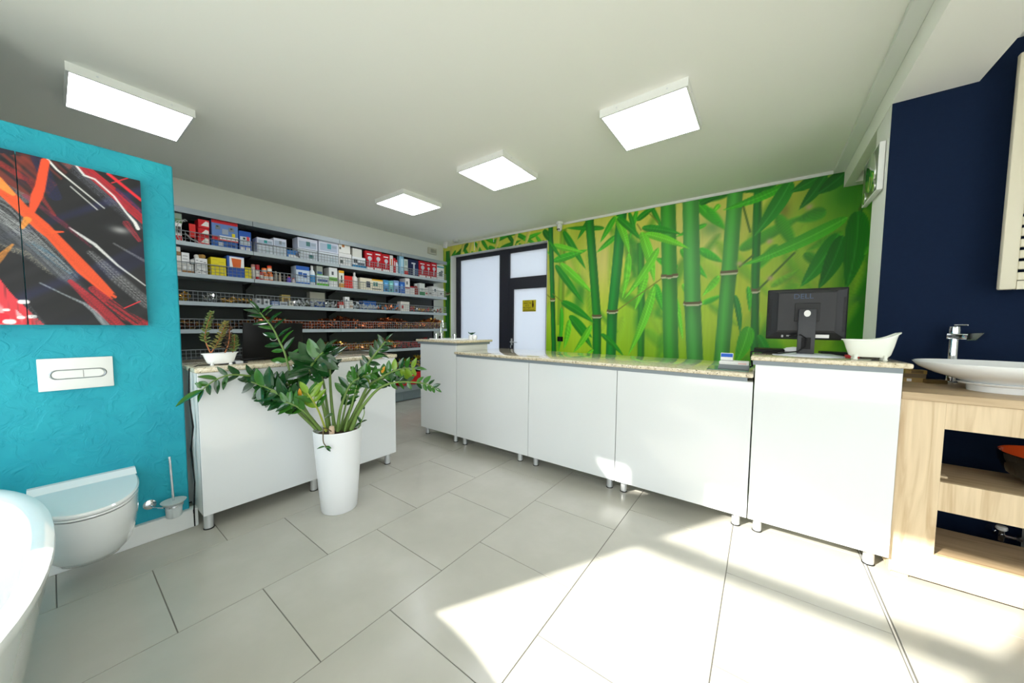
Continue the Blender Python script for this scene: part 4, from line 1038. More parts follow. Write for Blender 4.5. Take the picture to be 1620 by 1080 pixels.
def stem(path, r0, r1, leaves, Lpx, wr=.42, ang=62, mats=(0, 0, 1), low=.35, tipleaf=True, flat=.5, mat=None):
    """path: (px, py, depth) from the pot up; leaves = number of pairs"""
    P3 = [pt(*p) for p in path]
    # smooth by Catmull-Rom
    Q = []
    for i in range(len(P3)-1):
        a, b, c, d = P3[max(0, i-1)], P3[i], P3[i+1], P3[min(len(P3)-1, i+2)]
        for k in range(4):
            s_ = k/4; Q.append(.5*((2*b)+(c-a)*s_+(2*a-5*b+4*c-d)*s_*s_+(-a+3*b-3*c+d)*s_**3))
    Q.append(P3[-1])
    N = len(Q)
    so = MB().tube(Q, [r0+(r1-r0)*(i/(N-1))**.6 for i in range(N)], 8).build('stem', mat or M_stem, t_pl, 60)
    for i in range(leaves):
        s_ = low+(1-low)*(i+.3)/leaves; k = min(N-2, int(s_*(N-1))); f = s_*(N-1)-k
        p = Q[k].lerp(Q[k+1], f); tg = (Q[k+1]-Q[k]).normalized()
        side = tg.cross(H_).normalized()
        for sg_ in (-1, 1):
            a = math.radians(ang+lr.uniform(-12, 12))
            dd = tg*math.cos(a) + side*sg_*math.sin(a) + H_*lr.uniform(-flat, flat) + Vector((0, 0, lr.uniform(-.05, .2)))
            nn = -H_*lr.uniform(.5, 1.0) + Vector((0, 0, lr.uniform(.3, 1.0))) + side*lr.uniform(-.4, .4)
            L = Lpx*1.18*MPX*lr.uniform(.85, 1.15)*(1-.25*max(0, s_-.8)/.2)
            put_leaf(so, p, dd, nn, L, L*wr*lr.uniform(.85, 1.1), lr.choice(mats))
    if tipleaf:
        tg = (Q[-1]-Q[-2]).normalized(); put_leaf(so, Q[-1], tg+Vector((0, 0, .1)), Vector((0, 0, 1))-H_*.6, Lpx*MPX, Lpx*MPX*wr, mats[0])
    return so
b0 = (526, 680)
stem([(502, 676, .02), (476, 648, .0), (465, 616, -.02), (459, 590, -.03), (450, 557, -.03), (442, 540, -.03), (431, 518, -.02), (418, 502, .0), (411, 494, .02)], .012, .004, 8, 23, .34, 66, (0, 0, 1), .42, flat=.12)
stem([(504, 678, -.04), (478, 648, -.08), (455, 620, -.10), (430, 603, -.10), (405, 596, -.08), (381, 593, -.05), (363, 593, -.02), (347, 598, .0), (334, 605, .02), (321, 616, .03)], .012, .003, 6, 17, .42, 50, (0, 0, 1), .30, tipleaf=False)
so = stem([(506, 678, -.08), (474, 640, -.14), (446, 624, -.16), (420, 612, -.16), (398, 604, -.15)], .011, .004, 6, 27, .5, 60, (0, 0, 1), .25)
s2 = [c for c in t_pl.children if c.name.startswith('stem')][1]
for (x, y, dx, dy, L, W) in ((321, 616, -30, 16, 33, 12), (322, 616, -14, 26, 18, 7), (318, 614, -8, -10, 10, 5)):
    p = pt(x, y, .03); q = pt(x+dx, y+dy, .05); put_leaf(s2, p, q-p, Vector((0, 0, 1))-H_*.8, L*MPX, W*MPX, 1)
p = pt(412, 613, -.18); put_leaf(so, p, pt(412, 638, -.2)-p, -H_+Vector((0, 0, .2)), 25*MPX, 12*MPX, 0)
stem([(508, 680, -.10), (482, 652, -.18), (464, 640, -.2), (450, 636, -.2)], .009, .004, 5, 20, .4, 55, (0, 1, 1), .35)
s3 = stem([(520, 680, -.02), (513, 648, -.04), (504, 616, -.05), (496, 598, -.06), (490, 587, -.07), (494, 576, -.08), (503, 565, -.09), (511, 557, -.10)], .014, .005, 5, 31, .5, 70, (0, 0, 0, 1), .52)
for (x, y, dx, dy, d0, d1) in ((498, 572, -32, -8, -.1, -.16), (494, 580, -28, 6, -.1, -.18), (490, 588, -30, 8, -.08, -.14), (505, 563, 25, -14, -.1, -.1), (500, 566, -14, -24, -.08, -.02), (492, 590, 22, 20, -.08, -.2), (498, 574, 26, 16, -.1, -.2), (488, 590, -12, 22, -.08, -.16), (492, 588, -24, 18, -.08, -.02), (508, 558, -30, -22, -.08, .05)):
    p = pt(x, y, d0); q = pt(x+dx, y+dy, d1); put_leaf(s3, p, q-p, Vector((0, 0, 1))-H_*lr.uniform(.5, 1.1), 33*MPX, 15*MPX, lr.choice((0, 0, 1)))
s4 = stem([(530, 680, .0), (527, 660, .0), (524, 630, .0), (522, 593, .0), (522, 569, .0)], .015, .007, 0, 30, tipleaf=False)
for (x, y, dx, dy, d1) in ((522, 568, -14, -8, -.03), (522, 568, 20, -18, .03), (521, 567, -26, -20, .02), (522, 566, -4, -26, .06), (523, 582, 14, -10, .0)):
    p = pt(x, y, 0); q = pt(x+dx, y+dy, d1); put_leaf(s4, p, q-p, Vector((0, 0, 1))-H_*.7, 32*MPX if dx != 14 else 17*MPX, 14*MPX if dx != 14 else 4*MPX, 0)
stem([(540, 680, .03), (553, 650, .05), (566, 615, .08), (578, 583, .10), (590, 565, .12), (600, 552, .13), (610, 540, .14)], .016, .006, 8, 17, .42, 60, (0, 0, 1), .40, flat=.5)
stem([(548, 680, .02), (560, 655, .02), (571, 633, .03), (583, 610, .04), (606, 595, .06), (623, 587, .08), (640, 582, .10), (657, 583, .12)], .017, .005, 8, 19, .48, 62, (1, 1, 2, 0), .40)
stem([(556, 679, -.02), (566, 655, -.02), (578, 637, -.02), (595, 618, .0), (612, 608, .02), (633, 604, .04), (660, 605, .06), (677, 608, .08), (688, 614, .09)], .016, .003, 7, 13, .48, 58, (1, 0, 1), .52, flat=.3)
stem([(516, 682, -.10), (505, 652, -.16), (494, 632, -.2), (487, 622, -.2)], .008, .004, 4, 22, .4, 50, (2, 1, 2), .4, mat=P('young_stem', (150, 160, 60), .4))
stem([(538, 680, .0), (546, 645, .02), (552, 622, .04), (560, 604, .05)], .009, .004, 5, 16, .4, 55, (0, 1, 1), .35)
stem([(545, 682, -.05), (556, 642, -.04), (563, 615, -.03), (567, 596, -.02), (562, 588, 0)], .008, .003, 5, 15, .42, 55, (1, 1, 0), .45)
s5 = stem([(524, 682, -.12), (513, 677, -.17), (511, 690, -.18), (512, 700, -.18), (516, 706, -.18)], .004, .003, 0, 10, mat=P('dry_stem', (100, 84, 50), .6))
for dx in (-9, 9): p = pt(514, 706, -.18); put_leaf(s5, p, pt(514+dx, 708, -.19)-p, Vector((0, 0, 1))-H_*.3, 11*MPX, 5*MPX, 1)
s6 = stem([(566, 680, .0), (571, 668, -.02), (576, 655, -.02), (576, 648, -.02)], .004, .003, 0, 8)
for dx, dy in ((-6, 4), (8, -4), (-4, -8)): p = pt(571, 668, -.02); put_leaf(s6, p, pt(571+dx, 668+dy, -.03)-p, Vector((0, 0, 1))-H_*.5, 12*MPX, 5*MPX, 0)
p = pt(514, 660, -.12); put_leaf(s5, p, pt(526, 654, -.16)-p, Vector((0, 0, 1))-H_*.6, 20*MPX, 11*MPX, 1)
p = pt(476, 628, -.2); put_leaf(s5, p, pt(474, 619, -.2)-p, -H_, 13*MPX, 6*MPX, 3)
p = pt(604, 590, .05); put_leaf(s5, p, pt(608, 580, .05)-p, -H_, 12*MPX, 5*MPX, 3)
MB().lathe([(.016, 0), (.017, .03), (.014, .05), (.004, .054)], pt(525, 686, -.1), 12).build('cut_stump', P('stump_pink', (214, 186, 160), .6), t_pl, 50)

stem([(500, 678, -.06), (470, 650, -.12), (452, 632, -.15), (438, 622, -.16), (424, 618, -.16)], .012, .004, 6, 24, .5, 60, (0, 0, 1), .35)
stem([(506, 680, -.02), (486, 652, -.05), (474, 628, -.06), (462, 612, -.07), (448, 604, -.08)], .011, .004, 6, 22, .45, 60, (0, 1, 0), .35)
stem([(534, 682, -.06), (538, 650, -.06), (546, 625, -.05), (556, 606, -.04), (572, 596, -.02), (588, 590, .0)], .013, .004, 7, 18, .48, 60, (1, 0, 1), .4)
stem([(552, 682, .04), (566, 648, .07), (584, 618, .10), (604, 600, .12), (624, 594, .13), (644, 592, .14)], .013, .004, 6, 16, .46, 60, (0, 1, 0), .45)
stem([(522, 682, .04), (517, 640, .05), (512, 606, .06), (506, 584, .06), (498, 572, .06)], .013, .005, 5, 30, .48, 62, (0, 0, 1), .55)
# ------------------------------------------------------------------ gondola shelving along the left wall
XS = -4.85; XB = -5.27
LV = [2.115, 1.797, 1.503, 1.208, .882, .545]       # shelf surfaces from the top
M_pback_shade = P('shaded_shelf_back', (12, 12, 13), .7, spec=.2)  # shade under the cornice put into the colour of the upper panels
M_rail = P('price_rail', (176, 186, 192), .3)
FH = .112
def make_bay(y0, label):
    t = thing('shelf_bay', label, 'shelf', (XS, y0+.5, 0), 'bays of the product shelving')
    y1 = y0+1.0
    MB().box(XB-.012, XB, y0+.002, y1-.002, 1.78, 2.47).build('back_panel', M_pback_shade, t)
    MB().box(XB-.012, XB, y0+.002, y1-.002, .15, 1.778).build('back_panel', M_panel, t)
    MB().box(XB-.03, XB+.012, y0+.0005, y0+.029, 0, 2.47).build('upright', M_dark, t)
    MB().box(XB, XS+.012, y0+.003, y1-.003, 2.44, 2.462).box(XS-.002, XS+.012, y0+.003, y1-.003, 2.405, 2.44).build('cornice', M_steel, t)
    MB().box(XB, -4.80, y0+.002, y1-.002, .165, .245).build('base_deck', M_steel, t)
    MB().box(-4.83, -4.81, y0+.002, y1-.002, .015, .163).build('plinth', P('plinth_grey', (120, 132, 138), .4), t)
    for i, z in enumerate(LV):
        s_ = MB().box(XB, XS-.003, y0+.003, y1-.003, z-.03, z).build('shelf_board', M_steel, t)
        MB().box(XS-.003, XS+.006, y0+.003, y1-.003, z-.038, z+.004).build('price_rail', M_rail, s_)
        MB().prism([(XB, y0+.02, z-.03), (XS-.15, y0+.02, z-.03), (XB, y0+.02, z-.11)], (0, .004, 0)).build('bracket', M_dark, s_)
        w = MB()
        def bar(a, b, r): w.cyl(a, b, r, n=4)
        for k, zz in enumerate((.037, .074, FH)): bar((XS-.006, y0+.01, z+zz), (XS-.006, y1-.01, z+zz), .0048 if zz == FH else .0022)
        for k in range(27):
            yy = y0+.012+k*.976/26; bar((XS-.006, yy, z), (XS-.006, yy, z+FH), .0035 if k in (0, 26) else .0021)
        w.build('wire_fence', M_wire, s_)
    return t
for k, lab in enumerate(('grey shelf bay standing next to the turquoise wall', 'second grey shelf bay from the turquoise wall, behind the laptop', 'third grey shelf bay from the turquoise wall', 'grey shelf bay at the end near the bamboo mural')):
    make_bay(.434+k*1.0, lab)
# last upright of the row
o = MB().box(XB-.03, XB+.012, 4.44, 4.466, 0, 2.47).build('end_upright', M_dark, None); tag(o, 'dark end upright of the shelving row near the mural', 'shelf upright')

# ------------------------------------------------------------------ goods on the shelves
XP = XS-.022                                          # front of the goods, just behind the wire fence
CM = {}
def cm(c, r=.45):
    k = 'print_%d_%d_%d' % tuple(c)
    return P(k, c, r)
def yz(px, py): 
    p = at(px, py, X=XP); return p.y, p.z
SHN = ['top shelf', 'second shelf', 'third shelf', 'fourth shelf', 'fifth shelf', 'lowest shelf']
def goods(sh, px0, px1, pytop, col, label, deco=(), name='product_box', cat='box', depth=.16, pybot=None, group=None, back=0.0, rough=.45):
    """carton: front face between two pixel columns; deco rects (u0,u1,v0,v1,colour)"""
    pm = (px0+px1)/2
    y0, y1 = yz(px0, pytop)[0]+.002, yz(px1, pytop)[0]-.002
    z0 = LV[sh]+.001 if pybot is None else yz(pm, pybot)[1]+.001
    z1 = yz(pm, pytop)[1]
    x1 = XP-back
    t = thing(name, label, cat, (x1-depth/2, (y0+y1)/2, z0), group or ('goods on the '+SHN[sh]))
    MB().box(x1-depth, x1, y0, y1, z0, z1).build('carton', cm(col, rough), t)
    for k, (u0, u1, v0, v1, c) in enumerate(deco):
        MB().box(x1, x1+.0008+.0003*k, y0+(y1-y0)*u0, y0+(y1-y0)*u1, z0+(z1-z0)*v0, z0+(z1-z0)*v1).build('printed_panel', cm(c, .4), t)
    return t, (y0, y1, z0, z1, x1)
def pack(sh, px0, px1, pytop, label, head):
    """red card pack with a shower head"""
    t, (y0, y1, z0, z1, x1) = goods(sh, px0, px1, pytop, (186, 16, 34), label, [(.05, .95, .02, .12, (226, 222, 220)), (.2, .8, .80, .86, (238, 236, 236))], 'shower_pack', 'shower pack', .05)
    yc = (y0+y1)/2; w = (y1-y0)
    MB().lathe([(w*.24, 0), (w*.25, .004), (w*.2, .008)], (x1+.002, yc+w*.02, z0+(z1-z0)*.60), 18, ax=(1, 0, 0)).build('shower_head', P('pale_grey_plastic', (196, 200, 210), .3), t, 40)
    MB().tube([(x1+.006, yc, z0+(z1-z0)*.52), (x1+.006, yc-w*.06, z0+(z1-z0)*.2)], w*.06, 6).build('shower_handle', P('pale_grey_plastic', (196, 200, 210), .3), t)
def bottle(sh, px0, px1, pytop, col, cap, label, name='bottle', neck=.35, lab=None, pybot=None):
    y0, y1 = yz(px0, pytop)[0], yz(px1, pytop)[0]; z0 = LV[sh]+.001 if pybot is None else yz((px0+px1)/2, pybot)[1]+.001; h = yz((px0+px1)/2, pytop)[1]-z0; r = (y1-y0)/2*.94; c = (XP-r-.002, (y0+y1)/2, z0)
    t = thing(name, label, name.replace('_', ' '), c, 'goods on the '+SHN[sh])
    MB().lathe([(r*.92, 0), (r, h*.03), (r, h*.62), (r*.85, h*.70), (r*neck, h*.80), (r*neck, h*.84)], c, 14).build('body', cm(col, .3), t, 50)
    MB().lathe([(r*neck*1.15, h*.84), (r*neck*1.1, h)], c, 12).build('cap', cm(cap, .4), t, 40)
    if lab: MB().lathe([(r*1.01, h*.15), (r*1.01, h*.52)], c, 14, cap0=False, cap1=False).build('label', cm(lab, .5), t, 50)
def tin(sh, px0, px1, pytop, col, lid, label, pybot=None, name='tin'):
    y0, y1 = yz(px0, pytop)[0], yz(px1, pytop)[0]; z0 = LV[sh]+.001 if pybot is None else yz((px0+px1)/2, pybot)[1]+.001; h = yz((px0+px1)/2, pytop)[1]-z0; r = (y1-y0)/2*.95; c = (XP-r-.002, (y0+y1)/2, z0)
    t = thing(name, label, name, c, 'goods on the '+SHN[sh])
    MB().lathe([(r, 0), (r, h*.82), (r*.96, h*.86)], c, 16).build('body', cm(col, .35), t, 40)
    MB().lathe([(r*1.02, h*.84), (r*1.02, h*.98), (r*.9, h)], c, 16).build('lid', cm(lid, .4), t, 40)
    MB().lathe([(r*1.01, h*.2), (r*1.01, h*.62)], c, 16, cap0=False, cap1=False).build('label', cm((226, 220, 212), .5), t, 50)
W, RED, BLU, YEL, GRN = (226, 226, 226), (206, 20, 34), (28, 84, 176), (226, 208, 20), (60, 170, 60)
LAV, TEAL, NAV, SKY = (198, 206, 226), (40, 150, 150), (16, 26, 70), (120, 176, 206)
# --- top shelf
goods(0, 276, 287, 352, W, 'white carton with red base beside the turquoise wall, top shelf', [(0, 1, .0, .3, RED), (.1, .9, .45, .8, (60, 60, 60))])
goods(0, 274, 287.5, 337, (130, 150, 130), 'pale green leaflet box topmost by the turquoise wall', [(0, 1, 0, .45, (96, 126, 80))], pybot=352.5, depth=.1)
t = thing('hose_set', 'red capped grey hose set hanging on the top shelf', 'hose set', (XP-.02, yz(304, 380)[0], LV[0]), 'goods on the top shelf')
hy, hz = yz(305, 366)
MB().box(XP-.03, XP-.01, hy-.025, hy+.025, hz-.06, hz+.08, b=.004).build('card', cm((220, 40, 36)), t)
hm = MB()
for k in range(3):
    pts = [(XP-.006+.004*k, hy-.055-.02*k+.06*math.cos(a)*(.6+.15*k), hz-.02+(.13-.01*k)*math.sin(a)) for a in [math.pi*.35+i*math.pi*1.35/10 for i in range(11)]]
    hm.tube(pts, .005, 6)
hm.build('hose', P('hose_grey', (176, 180, 176), .4), t, 60)
MB().tube([(XP-.006, hy-.06, LV[0]+.09), (XP-.006, hy-.01, LV[0]+.04), (XP-.006, hy+.06, LV[0]+.012)], .007, 6).build('hose_end', P('hose_grey', (176, 180, 176), .4), t, 60)
for k, (pt_, pb, lab) in enumerate(((374, None, 'bottom one of three stacked red and white cartons, top shelf'), (361, 373.5, 'middle one of three stacked red and white cartons, top shelf'), (347.5, 360.5, 'uppermost of three stacked red and white cartons, top shelf'))):
    t, q = goods(0, 313, 331, pt_, RED, lab, [], pybot=pb, name='red_carton')
    MB().prism([(q[4], q[0]+.02, q[2]+(q[3]-q[2])*.25), (q[4], q[1]-.004, q[2]+(q[3]-q[2])*.2), (q[4], q[1]-.004, q[2]+(q[3]-q[2])*.75), (q[4], q[0]+.06, q[2]+(q[3]-q[2])*.85)], (.001, 0, 0)).build('printed_panel', cm((226, 222, 216)), t)
goods(0, 334, 376, 382, (44, 96, 172), 'long blue carton under the red-banded kit box, top shelf', [(.25, .45, .25, .8, (190, 200, 210)), (.6, .9, .3, .7, (20, 60, 130))])
goods(0, 334, 376, 350, (96, 130, 190), 'big red-banded blue kit box with pictured devices, top shelf', [(0, 1, .84, 1, RED), (0, .28, .0, .22, RED), (.28, 1, .06, .26, (230, 232, 236)), (.28, 1, 0, .07, RED), (.14, .32, .54, .74, (120, 126, 132)), (.17, .25, .66, .72, (40, 52, 40)), (.64, .84, .52, .72, (120, 126, 132)), (.70, .78, .62, .70, (40, 52, 40)), (.38, .62, .34, .6, (150, 160, 176)), (.76, .88, .26, .44, (220, 200, 20))], pybot=381.5, name='kit_box')
goods(0, 377.5, 397, 366, BLU, 'upright blue carton with white device beside the kit box', [(.08, .92, .28, .72, (196, 206, 216)), (.32, .52, .58, .68, (50, 60, 50)), (.62, .86, .54, .74, (214, 70, 80)), (.1, .45, .04, .2, W), (.55, .9, .04, .2, W)])
for (a, b, ty, my, nm, c1) in ((406.5, 432, 377, 388, 'first', TEAL), (432.5, 453, 377.5, 391, 'second', (130, 140, 150)), (470.5, 502, 377.5, 395, 'third', (50, 110, 110)), (504, 535, 380.5, 400, 'fourth', (40, 150, 160))):
    goods(0, a, b, my, (208, 216, 226), 'pale carton below in the %s white pair from the kit box, top shelf' % nm, [(.04, .96, .08, .6, (196, 204, 214)), (.55, .8, .2, .55, c1 if nm == 'third' else (180, 196, 206))], name='white_carton')
    goods(0, a, b, ty, (214, 218, 234), 'pale carton lying on top in the %s white pair, top shelf' % nm, [(.06, .94, .1, .7, (170, 184, 206)), (.42, .62, .3, .72, c1), (.68, .9, .4, .6, (150, 164, 184))], pybot=my-.5, name='white_carton')
goods(0, 454, 476, 396.5, (44, 120, 190), 'small flat blue carton between white pairs, top shelf', [(.1, .9, .1, .45, W), (.6, .85, .3, .7, (60, 70, 90))])
goods(0, 535.5, 556, 401, W, 'white carton below with dark print beside the fourth pair, top shelf', [(.1, .35, .15, .45, (70, 80, 80)), (.5, .9, .3, .5, (196, 206, 210))])
goods(0, 535.5, 554, 385.5, (230, 230, 226), 'white carton with orange corner patch, top shelf', [(.28, .5, .6, .95, (196, 130, 70)), (.05, .2, .35, .6, (90, 90, 90))], pybot=400.5)
goods(0, 557, 580, 407, (222, 226, 230), 'white carton with blue foot and dark product picture', [(0, 1, 0, .24, (30, 120, 170)), (.1, .35, .4, .8, (60, 64, 70)), (.35, .85, .28, .5, (90, 96, 110))])
goods(0, 557.5, 572.5, 393.5, (214, 214, 206), 'plain off-white carton standing on the blue-footed one', [], pybot=406.5)
for k, (a, b, ty, nm) in enumerate(((577.5, 591, 397, 'leftmost of the first three red shower packs'), (591.3, 604, 397.5, 'middle one of the first three red shower packs'), (604.3, 616.3, 402, 'rightmost of the first three red shower packs'))): pack(0, a, b, ty, nm+', top shelf', k)
goods(0, 616.8, 621.8, 404, (222, 220, 216), 'slim white tube carton beside the red packs', [(.3, .7, .4, .8, (206, 120, 60))], depth=.05)
goods(0, 622.2, 626, 408, (200, 30, 40), 'slim red carton beside the white tube', [(.3, .7, .5, .8, (226, 200, 200))], depth=.05)
bottle(0, 626.3, 631.3, 411, (206, 216, 222), (200, 40, 40), 'slim white bottle with red cap, top shelf', neck=.5)
goods(0, 631.8, 638.8, 405, (140, 190, 214), 'tall light blue tube carton, top shelf', [(.4, .75, .2, .85, (190, 220, 236))], depth=.07)
goods(0, 639.2, 645.3, 410, (196, 206, 200), 'pale carton with red foot, right of the blue tube', [(0, 1, 0, .25, (196, 40, 40)), (.2, .8, .6, .9, (150, 170, 160))], depth=.08)
goods(0, 645.8, 662, 411, NAV, 'navy carton showing a chrome tap, top shelf', [(.48, .62, .05, .75, (200, 206, 216)), (.3, .7, .74, .82, (214, 216, 226)), (.62, .98, .1, .5, (60, 84, 130))])
for k, (a, b, ty, nm) in enumerate(((662.5, 673.8, 413, 'leftmost of the last three red shower packs'), (674, 681.3, 415, 'narrow middle one of the last three red shower packs'), (681.5, 691, 415, 'rightmost of the last three red shower packs'))): pack(0, a, b, ty, nm+', top shelf', k)
goods(0, 691.4, 702.5, 420, (226, 228, 226), 'white carton with teal band and tap sketch, end of the top shelf', [(0, 1, .84, .93, TEAL), (.25, .75, .25, .55, (90, 96, 100)), (.5, .85, .5, .66, (120, 126, 130))])
# --- second shelf
goods(1, 278, 286.5, 404, (218, 214, 206), 'white and brown carton next to the turquoise wall, second shelf', [(0, 1, .1, .3, (186, 180, 170))])
goods(1, 277, 285.5, 390, (206, 200, 190), 'open brown carton stacked next to the turquoise wall', [(0, 1, 0, .45, (140, 104, 66))], pybot=403.5)
goods(1, 287.5, 306.5, 417.5, (206, 204, 198), 'low white carton with brown base, second shelf', [(0, 1, 0, .28, (150, 106, 62)), (.12, .4, .4, .8, (232, 232, 232)), (.6, .88, .4, .8, (232, 232, 232))])
goods(1, 286.7, 299.5, 399.5, W, 'upright striped white carton standing on the low one', [(.15, .8, .68, .72, (80, 80, 84)), (.1, .75, .4, .44, (90, 90, 94)), (.2, .85, .14, .18, (90, 90, 94))], pybot=417)
goods(1, 301, 307.5, 410.5, (196, 196, 196), 'little grey-white carton behind the striped carton', [], pybot=417, depth=.08)
goods(1, 308.5, 328.5, 421, W, 'white carton with diagonal print, lower of two, second shelf', [(.1, .3, .55, .62, (110, 110, 116)), (.4, .62, .45, .52, (110, 110, 116)), (.7, .92, .3, .37, (110, 110, 116)), (.2, .4, .2, .27, (110, 110, 116))])
goods(1, 308, 328, 408.5, W, 'white carton with diagonal print, upper of two, second shelf', [(.08, .25, .66, .74, (100, 100, 106)), (.4, .6, .56, .64, (100, 100, 106)), (.7, .9, .45, .53, (100, 100, 106))], pybot=420.5)
for k, (px_, c) in enumerate(((313, (216, 214, 206)), (318.5, (150, 110, 50)), (323, (170, 130, 60)))):
    yy, zz = yz(px_, 408); o = MB().lathe([(.016, 0), (.024, .014), (.02, .034), (.008, .042)], (XP-.05, yy, zz+.001), 12).build('loose_fitting', cm(c, .4), None, 40)
    tag(o, ('white round fitting on the diagonal-print carton', 'darker brass fitting on the diagonal-print carton', 'lighter brass fitting at the right edge of the diagonal-print carton')[k], 'fitting', 'fittings on cartons')
goods(1, 334, 358, 421.5, YEL, 'yellow carton, lower one of the yellow pair on the second shelf', [(.05, .95, .06, .1, (190, 176, 30)), (.1, .3, .6, .64, (180, 166, 20)), (.5, .8, .3, .34, (180, 166, 20))])
goods(1, 333, 357.5, 407.5, YEL, 'yellow carton, upper one of the yellow pair on the second shelf', [(.1, .4, .7, .74, (180, 166, 20)), (.5, .85, .45, .49, (180, 166, 20)), (.2, .5, .2, .24, (180, 166, 20))], pybot=421)
t, q = goods(1, 358.5, 386, 405.5, (36, 84, 170), 'blue and white carton picturing an orange bucket', [(.14, 1, .46, .97, (232, 232, 230))])
MB().prism([(q[4]+.001, q[0]+(q[1]-q[0])*a, q[2]+(q[3]-q[2])*b) for a, b in ((.34, .47), (.78, .47), (.84, .88), (.25, .90))], (.001, 0, 0)).build('printed_bucket', cm((214, 96, 30)), t)
goods(1, 386.8, 397.3, 423, YEL, 'small yellow carton beside the bucket carton', [(.1, .6, .6, .66, (180, 166, 20))])
tin(1, 397.8, 404.5, 418, (200, 186, 180), (176, 120, 110), 'grey-red tin beside the small yellow carton')
tin(1, 404.8, 411.5, 418.5, (176, 26, 34), (150, 30, 34), 'dark red tin left of the orange tubs')
tin(1, 412, 418, 430, (190, 40, 40), (200, 60, 50), 'short red tin before the orange tubs')
tin(1, 418.5, 425.8, 432.5, (236, 120, 36), (240, 130, 60), 'left orange tub in the lower row')
tin(1, 426.2, 433, 433, (236, 120, 36), (240, 130, 60), 'right orange tub in the lower row')
tin(1, 415, 423, 423.8, (240, 130, 50), (238, 110, 40), 'orange tub stacked on the left', pybot=432)
tin(1, 423.5, 431, 420, (238, 124, 50), (214, 40, 30), 'orange tub with red lid stacked on top', pybot=432.5)
bottle(1, 434.5, 439.5, 429, (150, 146, 130), (190, 186, 170), 'grey bottle right of the orange tubs', neck=.5)
bottle(1, 441, 446, 430.5, (176, 160, 140), (206, 200, 190), 'beige bottle, second from the orange tubs', neck=.5)
bottle(1, 448, 453, 433.5, (96, 90, 80), (130, 126, 116), 'dark bottle, third from the orange tubs', neck=.5)
bottle(1, 454.5, 461.5, 437, (90, 70, 190), (200, 60, 60), 'short violet bottle with red cap', neck=.6)
bottle(1, 462.5, 468.5, 440, (226, 214, 214), (206, 70, 60), 'short white bottle with red cap beside the violet one', neck=.6)
goods(1, 468, 489.5, 421, (206, 220, 236), 'blue-topped carton with two blue discs, second shelf', [(0, 1, .78, 1, (24, 90, 180)), (0, 1, 0, .1, (24, 90, 180)), (.15, .45, .44, .66, (40, 90, 170)), (.5, .8, .38, .62, (40, 90, 170))])
bottle(1, 490.5, 500, 420, (220, 226, 232), (226, 228, 230), 'white bottle with blue label beside the blue-topped carton', neck=.4, lab=(70, 150, 206))
goods(1, 501, 520, 435.5, (206, 216, 214), 'low white and green carton right of the white bottle', [(0, 1, 0, .22, (90, 176, 50)), (.08, .9, .4, .62, (70, 90, 150))])
goods(1, 500.5, 510.5, 421, (150, 156, 146), 'grey-green carton on top of the low one', [(.1, .9, .1, .4, (60, 90, 140)), (0, 1, 0, .1, (80, 160, 50))], pybot=435)
goods(1, 520.3, 533.5, 423.5, (226, 228, 228), 'upright white carton with green wave', [(0, 1, .32, .5, (110, 186, 50)), (.3, .55, .62, .8, (90, 96, 100))])
goods(1, 536, 544.3, 428, (232, 228, 216), 'white carton with yellow top and black figures', [(0, 1, .86, 1, (232, 170, 30)), (.38, .62, .5, .72, (40, 40, 40)), (.38, .62, .3, .46, (40, 40, 40)), (0, 1, 0, .25, (214, 150, 40))])
goods(1, 544.8, 557.5, 436.5, (220, 36, 28), 'plain red carton on the second shelf', [])
bottle(1, 558, 568, 430.5, (222, 222, 216), (226, 226, 222), 'white pump bottle right of the red carton', neck=.3)
goods(1, 569.5, 606, 441, (226, 218, 196), 'long cream carton with orange corner on the second shelf', [(.5, 1, .88, 1, (226, 170, 40)), (.26, .42, .25, .75, (50, 56, 80)), (.56, .64, .4, .75, (60, 130, 120)), (.66, .76, .4, .75, (60, 130, 120)), (.5, .9, .14, .22, (90, 90, 90))])
for a, b, ty, c, lab in ((606.5, 615, 443, (70, 140, 190), 'blue carton beside the long cream carton'), (615.3, 622.5, 444, (110, 180, 180), 'sea-green carton between two blue cartons'), (622.8, 631, 443.5, (130, 160, 206), 'pale blue carton right of the sea-green one')):
    goods(1, a, b, ty, c, lab, [(.2, .8, .5, .8, tuple(min(255, x+50) for x in c)), (.3, .7, .1, .3, (60, 80, 110))])
goods(1, 632.3, 640.5, 446, (40, 100, 186), 'deep blue carton at the last bay start, second shelf', [(.2, .6, .4, .8, (120, 170, 220))])
goods(1, 641, 648.3, 440, (226, 222, 220), 'upright white carton with red band, second shelf', [(0, 1, .35, .45, (176, 30, 40)), (.2, .6, .6, .8, (120, 120, 120))])
goods(1, 648.6, 656, 453, (224, 220, 216), 'short white carton with red edge, second shelf', [(0, 1, .85, 1, (176, 40, 46))])
bottle(1, 656.8, 663, 449, (150, 60, 50), (206, 210, 210), 'reddish bottle left of the green-footed carton', neck=.5)
goods(1, 663.8, 672, 448, (222, 226, 222), 'white carton with green foot', [(0, 1, 0, .3, (30, 130, 70)), (.2, .7, .4, .6, (190, 196, 196))])
goods(1, 672.3, 677.5, 455, (216, 214, 210), 'small white carton right of the green-footed one', [(.2, .8, .2, .4, (196, 90, 80))])
goods(1, 678, 683.5, 457, (206, 206, 204), 'second small white carton near the shelf end', [(.2, .8, .3, .5, (120, 120, 120))])
goods(1, 684, 692, 453, (222, 222, 220), 'white carton with dark dot near the shelf end', [(.4, .7, .5, .75, (40, 70, 80))])
goods(1, 692.5, 702.5, 456, (228, 228, 226), 'last white carton at the end of the second shelf', [(.4, .65, .3, .5, (110, 110, 110))])
